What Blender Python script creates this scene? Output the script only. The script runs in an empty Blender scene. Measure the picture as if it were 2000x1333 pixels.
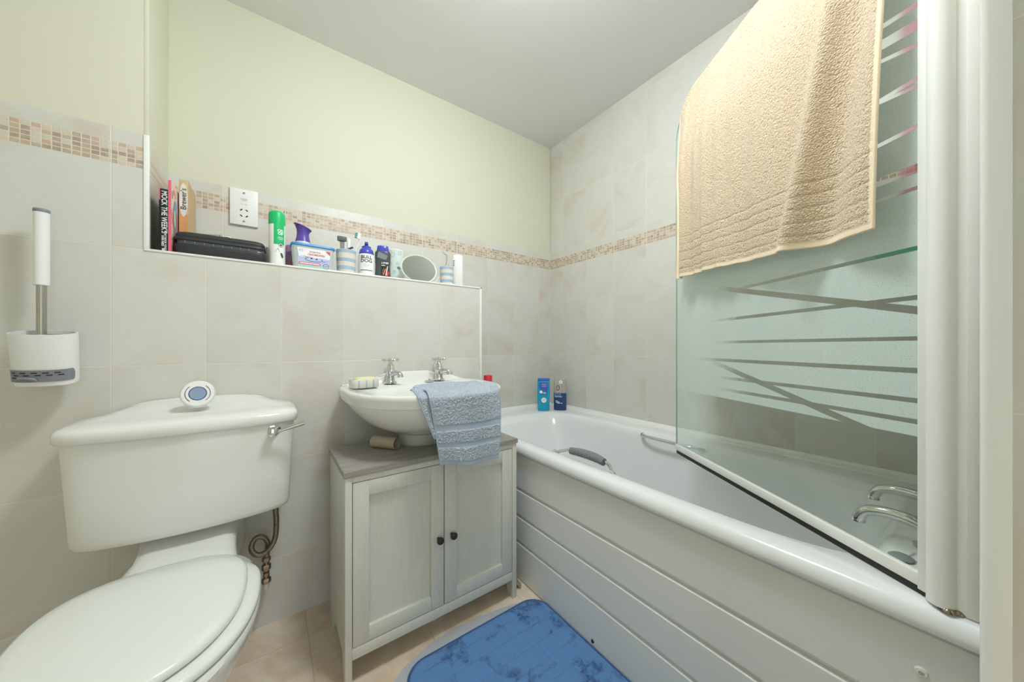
import bpy, bmesh, math, random
from mathutils import Vector, Matrix, noise
random.seed(7)
PI = math.pi
scene = bpy.context.scene
COL = scene.collection

# ---------------------------------------------------------------- camera, world, exposure
cam_d = bpy.data.cameras.new('camera'); cam = bpy.data.objects.new('camera', cam_d); COL.objects.link(cam)
cam.location = (0, 0, 1.0)
cam.rotation_euler = (PI/2, 0, math.atan2(910, 655) - PI/2)
cam_d.sensor_width = 36; cam_d.lens = 655/2000*36; cam_d.shift_y = 8.5/2000; cam_d.clip_start = .01
scene.camera = cam
W = bpy.data.worlds.new('world'); scene.world = W; W.use_nodes = True
W.node_tree.nodes['Background'].inputs[0].default_value = (.94, .98, 1, 1)
W.node_tree.nodes['Background'].inputs[1].default_value = 1.3      # world light used as fill, entering by an unseen, added door opening
scene.view_settings.view_transform = 'Standard'; scene.view_settings.look = 'None'
scene.view_settings.exposure = 0.16; scene.view_settings.gamma = 1
scene.view_settings.use_curve_mapping = False
LAMP_POS = (.50, .60); LAMP_STRENGTH = 68.0

# ---------------------------------------------------------------- materials
def lin(c):
    return tuple(((v/255)/12.92 if v/255 <= .04045 else ((v/255+.055)/1.055)**2.4) for v in c) + (1,)
class NT:
    def __init__(s, name):
        s.m = bpy.data.materials.new(name); s.m.use_nodes = True; s.t = s.m.node_tree
        s.b = s.t.nodes['Principled BSDF']; s.o = s.t.nodes['Material Output']
    def n(s, typ, **k):
        x = s.t.nodes.new(typ)
        for a, v in k.items(): setattr(x, a, v)
        return x
    def l(s, a, b): s.t.links.new(a, b)
    def math(s, op, a, b=None, c=None, clamp=False):
        x = s.n('ShaderNodeMath', operation=op, use_clamp=clamp)
        for i, v in enumerate((a, b, c)):
            if v is None: continue
            if isinstance(v, (int, float)): x.inputs[i].default_value = v
            else: s.l(v, x.inputs[i])
        return x.outputs[0]
    def mix(s, f, a, b):
        x = s.n('ShaderNodeMix', data_type='RGBA')
        for i, v in ((0, f), (6, a), (7, b)):
            if isinstance(v, (int, float)): x.inputs[i].default_value = v
            elif isinstance(v, tuple): x.inputs[i].default_value = v
            else: s.l(v, x.inputs[i])
        return x.outputs[2]
    def step(s, v, lo, hi):       # smooth 0..1
        x = s.n('ShaderNodeMapRange', interpolation_type='SMOOTHSTEP')
        s.l(v, x.inputs[0]); x.inputs[1].default_value = lo; x.inputs[2].default_value = hi
        return x.outputs[0]
    def coord(s): return s.n('ShaderNodeTexCoord').outputs['Object']
    def xyz(s, v):
        x = s.n('ShaderNodeSeparateXYZ'); s.l(v, x.inputs[0]); return x.outputs
    def comb(s, x, y, z):
        c = s.n('ShaderNodeCombineXYZ')
        for i, v in enumerate((x, y, z)):
            if isinstance(v, (int, float)): c.inputs[i].default_value = v
            else: s.l(v, c.inputs[i])
        return c.outputs[0]
    def noise(s, v, scale, detail=4, rough=.5, dist=0, out=0):
        x = s.n('ShaderNodeTexNoise'); s.l(v, x.inputs['Vector'])
        x.inputs['Scale'].default_value = scale; x.inputs['Detail'].default_value = detail
        x.inputs['Roughness'].default_value = rough; x.inputs['Distortion'].default_value = dist
        return x.outputs[out]
    def ramp(s, f, stops, interp='LINEAR'):
        x = s.n('ShaderNodeValToRGB'); x.color_ramp.interpolation = interp
        e = x.color_ramp.elements
        while len(e) < len(stops): e.new(.5)
        for i, (p, c) in enumerate(stops): e[i].position = p; e[i].color = c
        s.l(f, x.inputs[0]); return x.outputs[0]
    def bump(s, h, strength=.5, dist=.001):
        x = s.n('ShaderNodeBump'); x.inputs['Strength'].default_value = strength; x.inputs['Distance'].default_value = dist
        s.l(h, x.inputs['Height']); s.l(x.outputs[0], s.b.inputs['Normal'])
    def col(s, v):
        if isinstance(v, tuple): s.b.inputs['Base Color'].default_value = v
        else: s.l(v, s.b.inputs['Base Color'])
    def set(s, **k):
        for a, v in k.items(): s.b.inputs[a.replace('_', ' ')].default_value = v
        return s
def flat(name, rgb, rough=.5, metal=0, var=.04, scale=30, **k):
    """plain material with a faint procedural mottle of its own"""
    m = NT(name); c = lin(rgb)
    n = m.noise(m.coord(), scale, 3)
    d = tuple(v*(1-var) for v in c[:3]) + (1,)
    m.col(m.mix(n, d, tuple(min(1, v*(1+var)) for v in c[:3]) + (1,)))
    m.set(Roughness=rough, Metallic=metal, **k)
    return m.m
def ceramic(name, rgb=(232, 232, 228), rough=.12):
    m = NT(name); n = m.noise(m.coord(), 6, 2)
    c = lin(rgb); m.col(m.mix(n, tuple(v*.985 for v in c[:3])+(1,), c)); m.set(Roughness=rough)
    m.b.inputs['Coat Weight'].default_value = .3; m.b.inputs['Coat Roughness'].default_value = .05
    return m.m

GROUT = lin((226, 221, 206))
def tile_mat(name, axis, u0, tw=.207, z0=.232, th=.3535, mosaic=True):
    m = NT(name); p = m.coord(); x, y, z = m.xyz(p)
    u = (x, y)[axis]
    uu = m.math('SUBTRACT', u, u0); vv = m.math('SUBTRACT', z, z0)
    du = m.math('PINGPONG', uu, tw/2); dv = m.math('PINGPONG', vv, th/2)
    d = m.math('MINIMUM', du, dv)
    g = m.math('SUBTRACT', 1.0, m.step(d, .0009, .0019))
    iu = m.math('FLOOR', m.math('DIVIDE', uu, tw)); iv = m.math('FLOOR', m.math('DIVIDE', vv, th))
    wn = m.n('ShaderNodeTexWhiteNoise', noise_dimensions='3D'); m.l(m.comb(iu, iv, 3.3), wn.inputs[0])
    off = m.n('ShaderNodeVectorMath', operation='MULTIPLY_ADD'); m.l(wn.outputs['Color'], off.inputs[0])
    off.inputs[1].default_value = (9, 9, 9); m.l(p, off.inputs[2]); q = off.outputs[0]
    n1 = m.noise(q, 4.5, 5, .55, .6)
    base = m.ramp(n1, [(.28, lin((208, 199, 186))), (.40, lin((212, 209, 198))), (.56, lin((216, 216, 208))), (.72, lin((212, 213, 206)))])
    n2 = m.noise(q, 13, 8, .7, 1.8)
    vein = m.step(n2, .62, .74)
    patch = m.step(m.noise(q, 3.1, 2), .5, .68)
    base = m.mix(m.math('MULTIPLY', m.math('MULTIPLY', vein, patch), .6), base, lin((184, 166, 146)))
    tone = m.math('MULTIPLY_ADD', wn.outputs[0], .05, .975)
    hsv = m.n('ShaderNodeHueSaturation'); m.l(base, hsv.inputs['Color']); m.l(tone, hsv.inputs['Value']); base = hsv.outputs[0]
    h = m.math('SUBTRACT', 1.0, g)
    if mosaic:
        cw, rh, zb = .0174, .0132, 1.5365
        mu = m.math('PINGPONG', uu, cw/2); mz = m.math('SUBTRACT', z, zb); mv = m.math('PINGPONG', mz, rh/2)
        wob = m.math('MULTIPLY_ADD', m.noise(p, 160, 2), .0012, -.0006)
        md = m.math('ADD', m.math('MINIMUM', mu, mv), wob)
        chip = m.step(md, .0008, .0016)
        w2 = m.n('ShaderNodeTexWhiteNoise', noise_dimensions='3D')
        m.l(m.comb(m.math('FLOOR', m.math('DIVIDE', uu, cw)), m.math('FLOOR', m.math('DIVIDE', mz, rh)), 1.7), w2.inputs[0])
        cc = m.ramp(w2.outputs[0], [(0, lin((170, 154, 136))), (.18, lin((196, 176, 158))), (.36, lin((212, 200, 182))), (.55, lin((200, 172, 152))), (.68, lin((208, 203, 188))), (.84, lin((182, 170, 152)))], 'CONSTANT')
        cc = m.mix(m.math('MULTIPLY', m.step(m.noise(p, 90, 4), .45, .7), .35), cc, lin((212, 200, 184)))
        band = m.math('MULTIPLY', m.math('GREATER_THAN', z, zb), m.math('LESS_THAN', z, zb+5*rh))
        mc = m.mix(chip, lin((222, 210, 190)), cc)
        base = m.mix(band, base, mc)
        h = m.math('SUBTRACT', h, m.math('MULTIPLY', band, m.math('SUBTRACT', 1.0, chip)))
    m.col(m.mix(g, base, GROUT))
    m.set(Roughness=.32)
    m.bump(h, .45, .0012)
    return m.m
def paint(name, rgb):
    m = NT(name); p = m.coord(); c = lin(rgb)
    m.col(m.mix(m.noise(p, 1.6, 3), tuple(v*.975 for v in c[:3])+(1,), c)); m.set(Roughness=.75)
    m.bump(m.noise(p, 220, 3), .12, .0008); return m.m

M = {}
M['tile_front'] = tile_mat('boxing_tile', 0, .0345)
M['tile_back'] = tile_mat('back_tile', 0, 1.088)
M['tile_right'] = tile_mat('right_tile', 1, 1.647)
M['tile_near'] = tile_mat('near_tile', 1, -.09)
M['cream'] = paint('cream_paint', (219, 218, 197))
M['ceil'] = paint('ceiling_paint', (236, 238, 236))
def floor_mat():
    m = NT('floor_vinyl'); p = m.coord(); x, y, z = m.xyz(p)
    uu = m.math('SUBTRACT', x, .106); vv = m.math('SUBTRACT', y, 1.345); t = .347
    d = m.math('MINIMUM', m.math('PINGPONG', uu, t/2), m.math('PINGPONG', vv, t/2))
    g = m.math('SUBTRACT', 1.0, m.step(d, .001, .0025))
    wn = m.n('ShaderNodeTexWhiteNoise', noise_dimensions='3D')
    m.l(m.comb(m.math('FLOOR', m.math('DIVIDE', uu, t)), m.math('FLOOR', m.math('DIVIDE', vv, t)), 1.), wn.inputs[0])
    off = m.n('ShaderNodeVectorMath', operation='MULTIPLY_ADD'); m.l(wn.outputs['Color'], off.inputs[0])
    off.inputs[1].default_value = (5, 5, 5); m.l(p, off.inputs[2]); q = off.outputs[0]
    base = m.ramp(m.noise(q, 9, 8, .62, .9), [(.25, lin((206, 182, 156))), (.45, lin((222, 202, 178))), (.6, lin((230, 214, 193))), (.8, lin((236, 223, 206)))])
    sp = m.step(m.noise(p, 55, 2), .74, .78)
    base = m.mix(m.math('MULTIPLY', sp, .6), base, lin((120, 92, 66)))
    m.col(m.mix(m.math('MULTIPLY', g, .65), base, lin((196, 178, 156)))); m.set(Roughness=.42)
    m.bump(m.math('SUBTRACT', m.noise(q, 26, 5), g), .3, .001); return m.m
M['floor'] = floor_mat()
M['white_trim'] = flat('white_plastic_trim', (240, 241, 238), .25, var=.01)
M['upvc'] = flat('white_upvc', (236, 237, 232), .3, var=.01)
M['ceramic'] = ceramic('white_ceramic', (233, 234, 229))
M['bath'] = ceramic('white_acrylic', (232, 235, 235), .14)
M['panel'] = flat('painted_bath_panel', (228, 229, 226), .38, var=.015, scale=5)
M['seat'] = ceramic('seat_plastic', (236, 239, 233), .16)
M['chrome'] = flat('chrome', (212, 214, 214), .08, 1, .02)
M['steel'] = flat('brushed_steel', (186, 182, 172), .28, 1, .04)
M['old_metal'] = flat('aged_metal', (150, 138, 120), .35, 1, .1, 80)
def braid():
    m = NT('braided_steel'); p = m.coord(); v = m.n('ShaderNodeTexVoronoi'); m.l(p, v.inputs['Vector']); v.inputs['Scale'].default_value = 420
    m.col(m.mix(v.outputs[0], lin((190, 180, 164)), lin((92, 80, 66)))); m.set(Roughness=.35, Metallic=.9); m.bump(v.outputs[0], .6, .001); return m.m
M['braid'] = braid()
M['black_metal'] = flat('black_knob', (40, 40, 38), .4, 0, .05)
M['dark_gap'] = flat('dark_gap_tone', (46, 44, 40), .7, 0, .2, 60)  # near-black tone for gap shade, the screw hole and grime
M['white'] = flat('white_plastic', (238, 239, 237), .3, 0, .01)
M['grey_pl'] = flat('grey_plastic', (128, 133, 138), .45, 0, .03)
M['black_pl'] = flat('black_plastic', (28, 28, 28), .45, 0, .05)
M['black_eva'] = flat('black_case', (44, 45, 46), .5, 0, .12, 8)
M['black_ink'] = flat('black_ink', (24, 24, 26), .5)
M['white_ink'] = flat('white_ink', (242, 242, 240), .5)
M['red'] = flat('red_plastic', (222, 52, 66), .35)
M['red_ink'] = flat('red_ink', (222, 84, 84), .5)
M['green'] = flat('green_print', (20, 190, 108), .35, 0, .02)
M['pale_green'] = flat('pale_green_print', (166, 214, 170), .4)
M['purple'] = flat('purple_plastic', (98, 74, 164), .25, 0, .03)
M['mauve'] = flat('mauve_plastic', (142, 104, 128), .35)
M['blue_lid'] = flat('blue_lid', (36, 138, 212), .35)
M['pale_blue_pl'] = flat('pale_translucent_plastic', (214, 222, 226), .3)
M['lilac'] = flat('lilac_print', (190, 200, 234), .4)
M['navy'] = flat('navy_ink', (52, 56, 120), .4)
M['blue_cap'] = flat('blue_cap', (72, 78, 186), .22)
M['charcoal'] = flat('charcoal_plastic', (72, 78, 82), .3)
M['orange_ink'] = flat('orange_ink', (232, 110, 66), .4)
M['teal_ink'] = flat('teal_ink', (60, 150, 140), .4)
M['teal_btl'] = flat('turquoise_bottle', (22, 168, 206), .25, 0, .08, 12)
M['blue_btl'] = flat('blue_label', (60, 100, 196), .35)
M['navy_btl'] = flat('navy_bottle', (38, 72, 122), .3, 0, .08)
M['clear_btl'] = flat('clear_grey_plastic', (178, 172, 164), .2, 0, .03)
M['yellow_soap'] = flat('yellow_soap', (226, 228, 164), .5)
M['stripe_blue'] = flat('stripe_blue', (164, 190, 210), .3)
M['stripe_cream'] = flat('stripe_cream', (224, 220, 206), .3)
M['cardboard'] = flat('cardboard', (176, 164, 146), .85, 0, .08, 60)
M['mint'] = flat('mint_paper', (220, 230, 224), .8, 0, .02)
M['mint_dot'] = flat('mint_dot', (176, 212, 202), .8, 0, .05)
M['pink'] = flat('pink_cover', (226, 196, 184), .5, 0, .06)
M['pink_deep'] = flat('deep_pink_cover', (226, 104, 126), .5)
M['tan_cover'] = flat('tan_cover', (206, 176, 130), .5, 0, .1, 60)
M['orange_cover'] = flat('orange_cover', (218, 158, 96), .5, 0, .15, 60)
M['grey_pic'] = flat('grey_lilac_print', (140, 132, 146), .5, 0, .35, 120)
M['paper'] = flat('paper_pages', (226, 222, 210), .8)
M['skyblue_ink'] = flat('sky_blue_ink', (110, 168, 196), .5)
M['dial'] = flat('blue_grey_screen', (134, 158, 184), .15, 0, .06, 40)
M['mirror'] = flat('mirror_glass', (196, 204, 198), .06, 1, .01)
M['pad'] = None
def wood_white():
    m = NT('whitewashed_wood'); p = m.coord(); x, y, z = m.xyz(p)
    q = m.comb(m.math('MULTIPLY', x, 60), m.math('MULTIPLY', y, 60), m.math('MULTIPLY', z, 4))
    n = m.noise(q, 2.2, 5, .6)
    m.col(m.ramp(n, [(.2, lin((203, 204, 192))), (.55, lin((210, 211, 200))), (.85, lin((215, 216, 206)))])); m.set(Roughness=.5)
    m.bump(n, .25, .0006); return m.m
def wood_grey():
    m = NT('grey_wood'); p = m.coord(); x, y, z = m.xyz(p)
    q = m.comb(m.math('MULTIPLY', x, 5), m.math('MULTIPLY', y, 60), m.math('MULTIPLY', z, 60))
    n = m.noise(q, 2.4, 6, .65)
    m.col(m.ramp(n, [(.25, lin((128, 124, 117))), (.5, lin((152, 148, 140))), (.8, lin((172, 169, 161)))])); m.set(Roughness=.5)
    m.bump(n, .25, .0006); return m.m
M['wood_white'] = wood_white(); M['wood_grey'] = wood_grey()
def terry(name, rgb, scale=420, dark=.78):
    m = NT(name); p = m.coord(); c = lin(rgb)
    v = m.n('ShaderNodeTexVoronoi'); m.l(p, v.inputs['Vector']); v.inputs['Scale'].default_value = scale
    n = m.noise(p, scale*.6, 3)
    f = m.math('MULTIPLY_ADD', v.outputs[0], .8, m.math('MULTIPLY', n, .4), clamp=True)
    m.col(m.mix(f, c, tuple(k*dark for k in c[:3])+(1,))); m.set(Roughness=.95)
    m.b.inputs['Sheen Weight'].default_value = .25
    m.bump(m.math('SUBTRACT', 1.0, f), .8, .003); return m.m
M['beige_terry'] = terry('beige_terry', (229, 206, 174), 280, .66)
M['beige_hem'] = flat('beige_hem', (240, 222, 192), .9, 0, .05, 200)
M['blue_terry'] = terry('blue_terry', (208, 221, 236), 300, .50)
M['blue_hem'] = flat('blue_hem', (166, 182, 200), .9, 0, .06, 200)
M['pad'] = terry('grey_pad', (160, 166, 166), 260, .30)
def mat_blue():
    m = NT('blue_velour'); p = m.coord()
    n = m.noise(p, 9, 6, .65, .5); f = m.step(n, .50, .62)
    n2 = m.noise(p, 38, 5, .7, .8)
    f2 = m.math('MULTIPLY', f, m.step(n2, .35, .6))
    base = m.mix(m.math('MULTIPLY', n2, .5), lin((88, 136, 190)), lin((66, 112, 168)))
    m.col(m.mix(m.math('MULTIPLY', f2, .9), base, lin((30, 64, 112)))); m.set(Roughness=.8)
    m.b.inputs['Sheen Weight'].default_value = .3
    m.bump(m.noise(p, 300, 3), .3, .001); return m.m
M['mat_blue'] = mat_blue(); M['mat_edge'] = flat('blue_piping', (52, 90, 144), .8)
M['mat_grey'] = flat('pale_grey_backing', (182, 186, 190), .8, 0, .03)
M['rag'] = flat('grimy_cloth', (150, 138, 122), .95, 0, .3, 60)

# ---------------------------------------------------------------- mesh helpers
class MB:
    def __init__(s): s.v = []; s.f = []; s.mi = []; s.mats = []
    def m(s, mat):
        if mat not in s.mats: s.mats.append(mat)
        return s.mats.index(mat)
    def add(s, vs, fs, mat):
        o = len(s.v); k = s.m(mat); s.v += [tuple(v) for v in vs]
        for f in fs: s.f.append(tuple(i+o for i in f)); s.mi.append(k)
        return s
    def bm(s, b, mat):
        b.verts.ensure_lookup_table(); b.verts.index_update()
        s.add([v.co[:] for v in b.verts], [[v.index for v in f.verts] for f in b.faces], mat); b.free(); return s
    def box(s, x0, x1, y0, y1, z0, z1, mat, bevel=0, seg=2, mtx=None):
        b = bmesh.new(); bmesh.ops.create_cube(b, size=1)
        for v in b.verts: v.co = Vector(((x0+x1)/2+v.co.x*(x1-x0), (y0+y1)/2+v.co.y*(y1-y0), (z0+z1)/2+v.co.z*(z1-z0)))
        if bevel: bmesh.ops.bevel(b, geom=b.edges[:], offset=bevel, segments=seg, affect='EDGES', profile=.5)
        if mtx: bmesh.ops.transform(b, matrix=mtx, verts=b.verts)
        return s.bm(b, mat)
    def prism(s, pts, lo, hi, mat, axis=2, bevel=0):
        """extrude a 2-D outline; axis = extrusion axis"""
        def P(a, c, h): return ((h, a, c), (a, h, c), (a, c, h))[axis]
        b = bmesh.new(); A = [b.verts.new(P(p[0], p[1], lo)) for p in pts]; B = [b.verts.new(P(p[0], p[1], hi)) for p in pts]
        n = len(pts)
        caps = [b.faces.new(A[::-1]), b.faces.new(B)]
        for i in range(n): b.faces.new((A[i], A[(i+1) % n], B[(i+1) % n], B[i]))
        bmesh.ops.recalc_face_normals(b, faces=b.faces)
        if bevel: bmesh.ops.bevel(b, geom=[e for e in b.edges if (e.verts[0] in A) == (e.verts[1] in A)], offset=bevel, segments=2, affect='EDGES')
        bmesh.ops.triangulate(b, faces=[f for f in b.faces if len(f.verts) > 4])
        return s.bm(b, mat)
    def loft(s, rings, mat, cap0=False, cap1=False, closed=True, flip=False):
        n = len(rings[0]); vs = [p for r in rings for p in r]; fs = []
        for i in range(len(rings)-1):
            for j in range(n if closed else n-1):
                a, b_ = i*n+j, i*n+(j+1) % n
                f = (a, b_, b_+n, a+n); fs.append(f[::-1] if flip else f)
        if cap0: fs.append(tuple(range(n)) if flip else tuple(range(n))[::-1])
        if cap1:
            t = tuple((len(rings)-1)*n+j for j in range(n)); fs.append(t[::-1] if flip else t)
        return s.add(vs, fs, mat)
    def lathe(s, prof, mat, c=(0, 0, 0), seg=32, sx=1, sy=1, axis=None, cap=True):
        """prof: (r, z) bottom to top; axis: optional direction instead of +z"""
        R = Vector((0, 0, 1)).rotation_difference(Vector(axis)).to_matrix() if axis else None
        rings = []
        for r, z in prof:
            ring = []
            for k in range(seg):
                a = 2*PI*k/seg; p = Vector((r*math.cos(a)*sx, r*math.sin(a)*sy, z))
                if R: p = R @ p
                ring.append((p.x+c[0], p.y+c[1], p.z+c[2]))
            rings.append(ring)
        return s.loft(rings, mat, cap and prof[0][0] > 1e-6, cap and prof[-1][0] > 1e-6)
    def tube(s, pts, r, mat, seg=12, smooth=0, cap=True):
        P = [Vector(p) for p in pts]
        if smooth:
            Q = []
            for i in range(len(P)-1):
                p0, p1, p2, p3 = P[max(i-1, 0)], P[i], P[i+1], P[min(i+2, len(P)-1)]
                for k in range(smooth):
                    t = k/smooth
                    Q.append(.5*((2*p1)+(p2-p0)*t+(2*p0-5*p1+4*p2-p3)*t*t+(3*p1-p0-3*p2+p3)*t**3))
            Q.append(P[-1]); nR = None
            if not isinstance(r, (int, float)):
                nR = [r[min(int(i/smooth), len(r)-1)]*(1-(i % smooth)/smooth)+r[min(int(i/smooth)+1, len(r)-1)]*((i % smooth)/smooth) for i in range(len(Q))]
            P = Q; r = nR or r
        rr = r if not isinstance(r, (int, float)) else [r]*len(P)
        rings = []; up = None
        for i, p in enumerate(P):
            d = (P[min(i+1, len(P)-1)]-P[max(i-1, 0)]).normalized()
            if up is None: up = d.orthogonal().normalized()
            up = (up-d*up.dot(d)); up = up.normalized() if up.length > 1e-6 else d.orthogonal().normalized()
            w = d.cross(up)
            rings.append([tuple(p+up*math.cos(2*PI*k/seg)*rr[i]+w*math.sin(2*PI*k/seg)*rr[i]) for k in range(seg)])
        return s.loft(rings, mat, cap, cap)
    def grid(s, nu, nv, fn, mat, matfn=None):
        vs = [fn(i/nu, j/nv) for j in range(nv+1) for i in range(nu+1)]
        o = len(s.v); s.v += [tuple(v) for v in vs]; k = s.m(mat)
        for j in range(nv):
            for i in range(nu):
                a = o+j*(nu+1)+i; s.f.append((a, a+1, a+nu+2, a+nu+1))
                s.mi.append(s.m(matfn((i+.5)/nu, (j+.5)/nv)) if matfn else k)
        return s
    # flat print laid on a surface through fmap(u, v)
    def patch(s, u0, v0, u1, v1, fmap, mat, nu=6):
        return s.add([fmap(u0+(u1-u0)*i/nu, v) for v in (v0, v1) for i in range(nu+1)],
                     [(i, i+1, i+nu+2, i+nu+1) for i in range(nu)], mat)
    def disc(s, cu, cv, ru, rv, fmap, mat, n=20, rot=0):
        pts = [fmap(cu+ru*math.cos(a)*math.cos(rot)-rv*math.sin(a)*math.sin(rot), cv+ru*math.cos(a)*math.sin(rot)+rv*math.sin(a)*math.cos(rot)) for a in [2*PI*k/n for k in range(n)]]
        return s.add(pts, [tuple(range(n))], mat)
    def ringp(s, cu, cv, ru, rv, t, fmap, mat, a0=0, a1=2*PI, n=24):
        A = [a0+(a1-a0)*k/n for k in range(n+1)]
        return s.add([fmap(cu+(ru-q)*math.cos(a), cv+(rv-q)*math.sin(a)) for q in (0, t) for a in A],
                     [(i, i+n+1, i+n+2, i+1) for i in range(n)], mat)
    def poly(s, pts, fmap, mat): return s.add([fmap(*p) for p in pts], [tuple(range(len(pts)))], mat)
    def text(s, body, cu, cv, size, fmap, mat, rot=0, sx=1, line=.9, weight=0):
        c = bpy.data.curves.new('t', 'FONT'); c.body = body; c.size = size; c.align_x = 'CENTER'; c.align_y = 'CENTER'
        c.space_line = line; c.resolution_u = 3; c.offset = weight
        o = bpy.data.objects.new('t', c); COL.objects.link(o)
        bpy.context.view_layer.update()
        me = bpy.data.meshes.new_from_object(o.evaluated_get(bpy.context.evaluated_depsgraph_get()))
        vs = []
        for v in me.vertices:
            x, y = v.co.x*sx, v.co.y
            vs.append(fmap(cu+x*math.cos(rot)-y*math.sin(rot), cv+x*math.sin(rot)+y*math.cos(rot)))
        s.add(vs, [tuple(p.vertices) for p in me.polygons], mat)
        bpy.data.meshes.remove(me); bpy.data.objects.remove(o); bpy.data.curves.remove(c)
        return s
    def build(s, name, parent=None, smooth=True, angle=40, label=None, offset=(0, 0, 0), recalc=False):
        me = bpy.data.meshes.new(name)
        vs = [(v[0]-offset[0], v[1]-offset[1], v[2]-offset[2]) for v in s.v] if any(offset) else s.v
        me.from_pydata(vs, [], s.f)
        for m in s.mats: me.materials.append(M[m])
        me.polygons.foreach_set('material_index', s.mi)
        if recalc:
            b = bmesh.new(); b.from_mesh(me); bmesh.ops.recalc_face_normals(b, faces=b.faces); b.to_mesh(me); b.free()
        me.update()
        if smooth: me.shade_smooth(); me.set_sharp_from_angle(angle=math.radians(angle))
        o = bpy.data.objects.new(name, me); COL.objects.link(o)
        if parent: o.parent = parent
        if label: o['label'] = label
        return o
def tag(o, label, cat, group=None):
    o['label'] = label; o['category'] = cat
    if group: o['group'] = group
    return o
def thing(name, label, cat, loc=(0, 0, 0), rz=0, group=None):
    o = bpy.data.objects.new(name, None); o.empty_display_size = .05; COL.objects.link(o)
    o.location = loc; o.rotation_euler = (0, 0, rz)
    return tag(o, label, cat, group)
def single(mb, name, label, cat, loc, **k):
    """a thing that is one mesh given in world coordinates, origin moved to its base"""
    o = mb.build(name, offset=loc, **k); o.location = loc; return tag(o, label, cat)
def struct(mb, name, **k):
    o = mb.build(name, **k); o['kind'] = 'structure'; return o
def cyl(r, eps=.0004):
    return lambda u, v: ((r+eps)*math.sin(u/r), -(r+eps)*math.cos(u/r), v)
def face_y(y, eps=.0004): return lambda u, v: (u, y-eps, v)
def se(cx, cy, a, b, n, z, N=64, ph=0):
    r = []
    for k in range(N):
        t = 2*PI*k/N+ph; c, s_ = math.cos(t), math.sin(t)
        q = (abs(c)**n+abs(s_)**n)**(-1/n); r.append((cx+a*c*q, cy+b*s_*q, z))
    return r
def facing(x, y): return math.atan2(y, x)-PI/2     # turns local -y towards the camera standpoint
def sstep(a, b, x):
    t = max(0, min(1, (x-a)/(b-a))); return t*t*(3-2*t)

# ---------------------------------------------------------------- room shell
XL, XR, YB, YF, ZC = -.95, 1.614, 1.771, 1.485, 2.396
XN, YN = .54, -.004                        # near wall return beside the camera
YD = -1.1                                  # unseen wall behind the camera, its door opening left for fill light
PT = 1.643                                 # top of the tiling on the back walls
SZ = 1.293                                 # ledge height
b = MB(); b.box(XL-.1, XR+.1, YD-.1, YB+.1, -.06, 0, 'floor'); struct(b, 'floor', smooth=False)
b = MB(); b.box(XL-.1, XR+.1, YD-.1, YB+.1, ZC, ZC+.06, 'ceil'); struct(b, 'ceiling', smooth=False)
b = MB(); b.box(-.311, XR+.1, YB, YB+.1, 0, PT, 'tile_back'); b.box(-.311, XR+.1, YB+.004, YB+.1, PT, ZC, 'cream'); struct(b, 'wall_back', smooth=False)
b = MB()
b.box(-.311, .873, YF, YB, 0, SZ, 'tile_front')
b.box(XL-.1, -.311, YF, YB+.1, 0, PT, 'tile_front'); b.box(XL-.1, -.311, YF+.004, YB+.1, PT, ZC, 'cream')
struct(b, 'wall_boxing', smooth=False)
b = MB(); b.box(XR, XR+.1, YN, YB, 0, ZC, 'tile_right'); struct(b, 'wall_right', smooth=False)
b = MB(); b.box(XL-.1, XL, YD-.1, YF, 0, ZC, 'cream'); struct(b, 'wall_left', smooth=False)
b = MB(); b.box(XN, XR+.1, YD-.1, YN, 0, ZC, 'tile_near'); struct(b, 'wall_near', smooth=False)
b = MB()
b.box(XL, -.55, YD-.1, YD, 0, ZC, 'cream'); b.box(.35, XN, YD-.1, YD, 0, ZC, 'cream'); b.box(-.55, .35, YD-.1, YD, 2.05, ZC, 'cream')
struct(b, 'wall_front', smooth=False)
# white plastic edge trims of the ledge and recess
b = MB()
b.box(-.313, .876, YF-.003, YF+.006, SZ-.004, SZ+.003, 'white_trim', .001)
b.box(.868, .876, YF-.003, YF+.006, .585, SZ+.003, 'white_trim', .001)
b.box(.866, .876, YF+.006, YB-.001, SZ-.004, SZ+.003, 'white_trim', .001)
struct(b, 'trim_1')
b = MB(); b.box(-.314, -.302, YF-.003, YF+.012, SZ+.003, PT, 'white_trim', .0012)
b.box(-.314, -.303, YF+.003, YF+.012, PT, ZC, 'cream', .0012); struct(b, 'trim_2')
# corner trim of the near wall and sealing strip of the bath
b = MB(); b.prism([(XN-.006, -.018), (XN-.006, -.006), (XN-.004, -.0025), (XN, -.001), (XN+.02, -.001), (XN+.02, -.018)], 0, ZC, 'white_trim'); struct(b, 'trim_3')
b = MB()
b.prism([(XR-.030, .5805), (XR-.028, .584), (XR-.010, .589), (XR-.004, .598), (XR-.0005, .60), (XR-.0005, .5805)], .03, YB-.03, 'upvc', axis=1)
b.prism([(YB-.030, .5805), (YB-.028, .584), (YB-.010, .589), (YB-.004, .598), (YB-.0005, .60), (YB-.0005, .5805)], .88, XR-.004, 'upvc', axis=0)
struct(b, 'trim_4')

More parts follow.
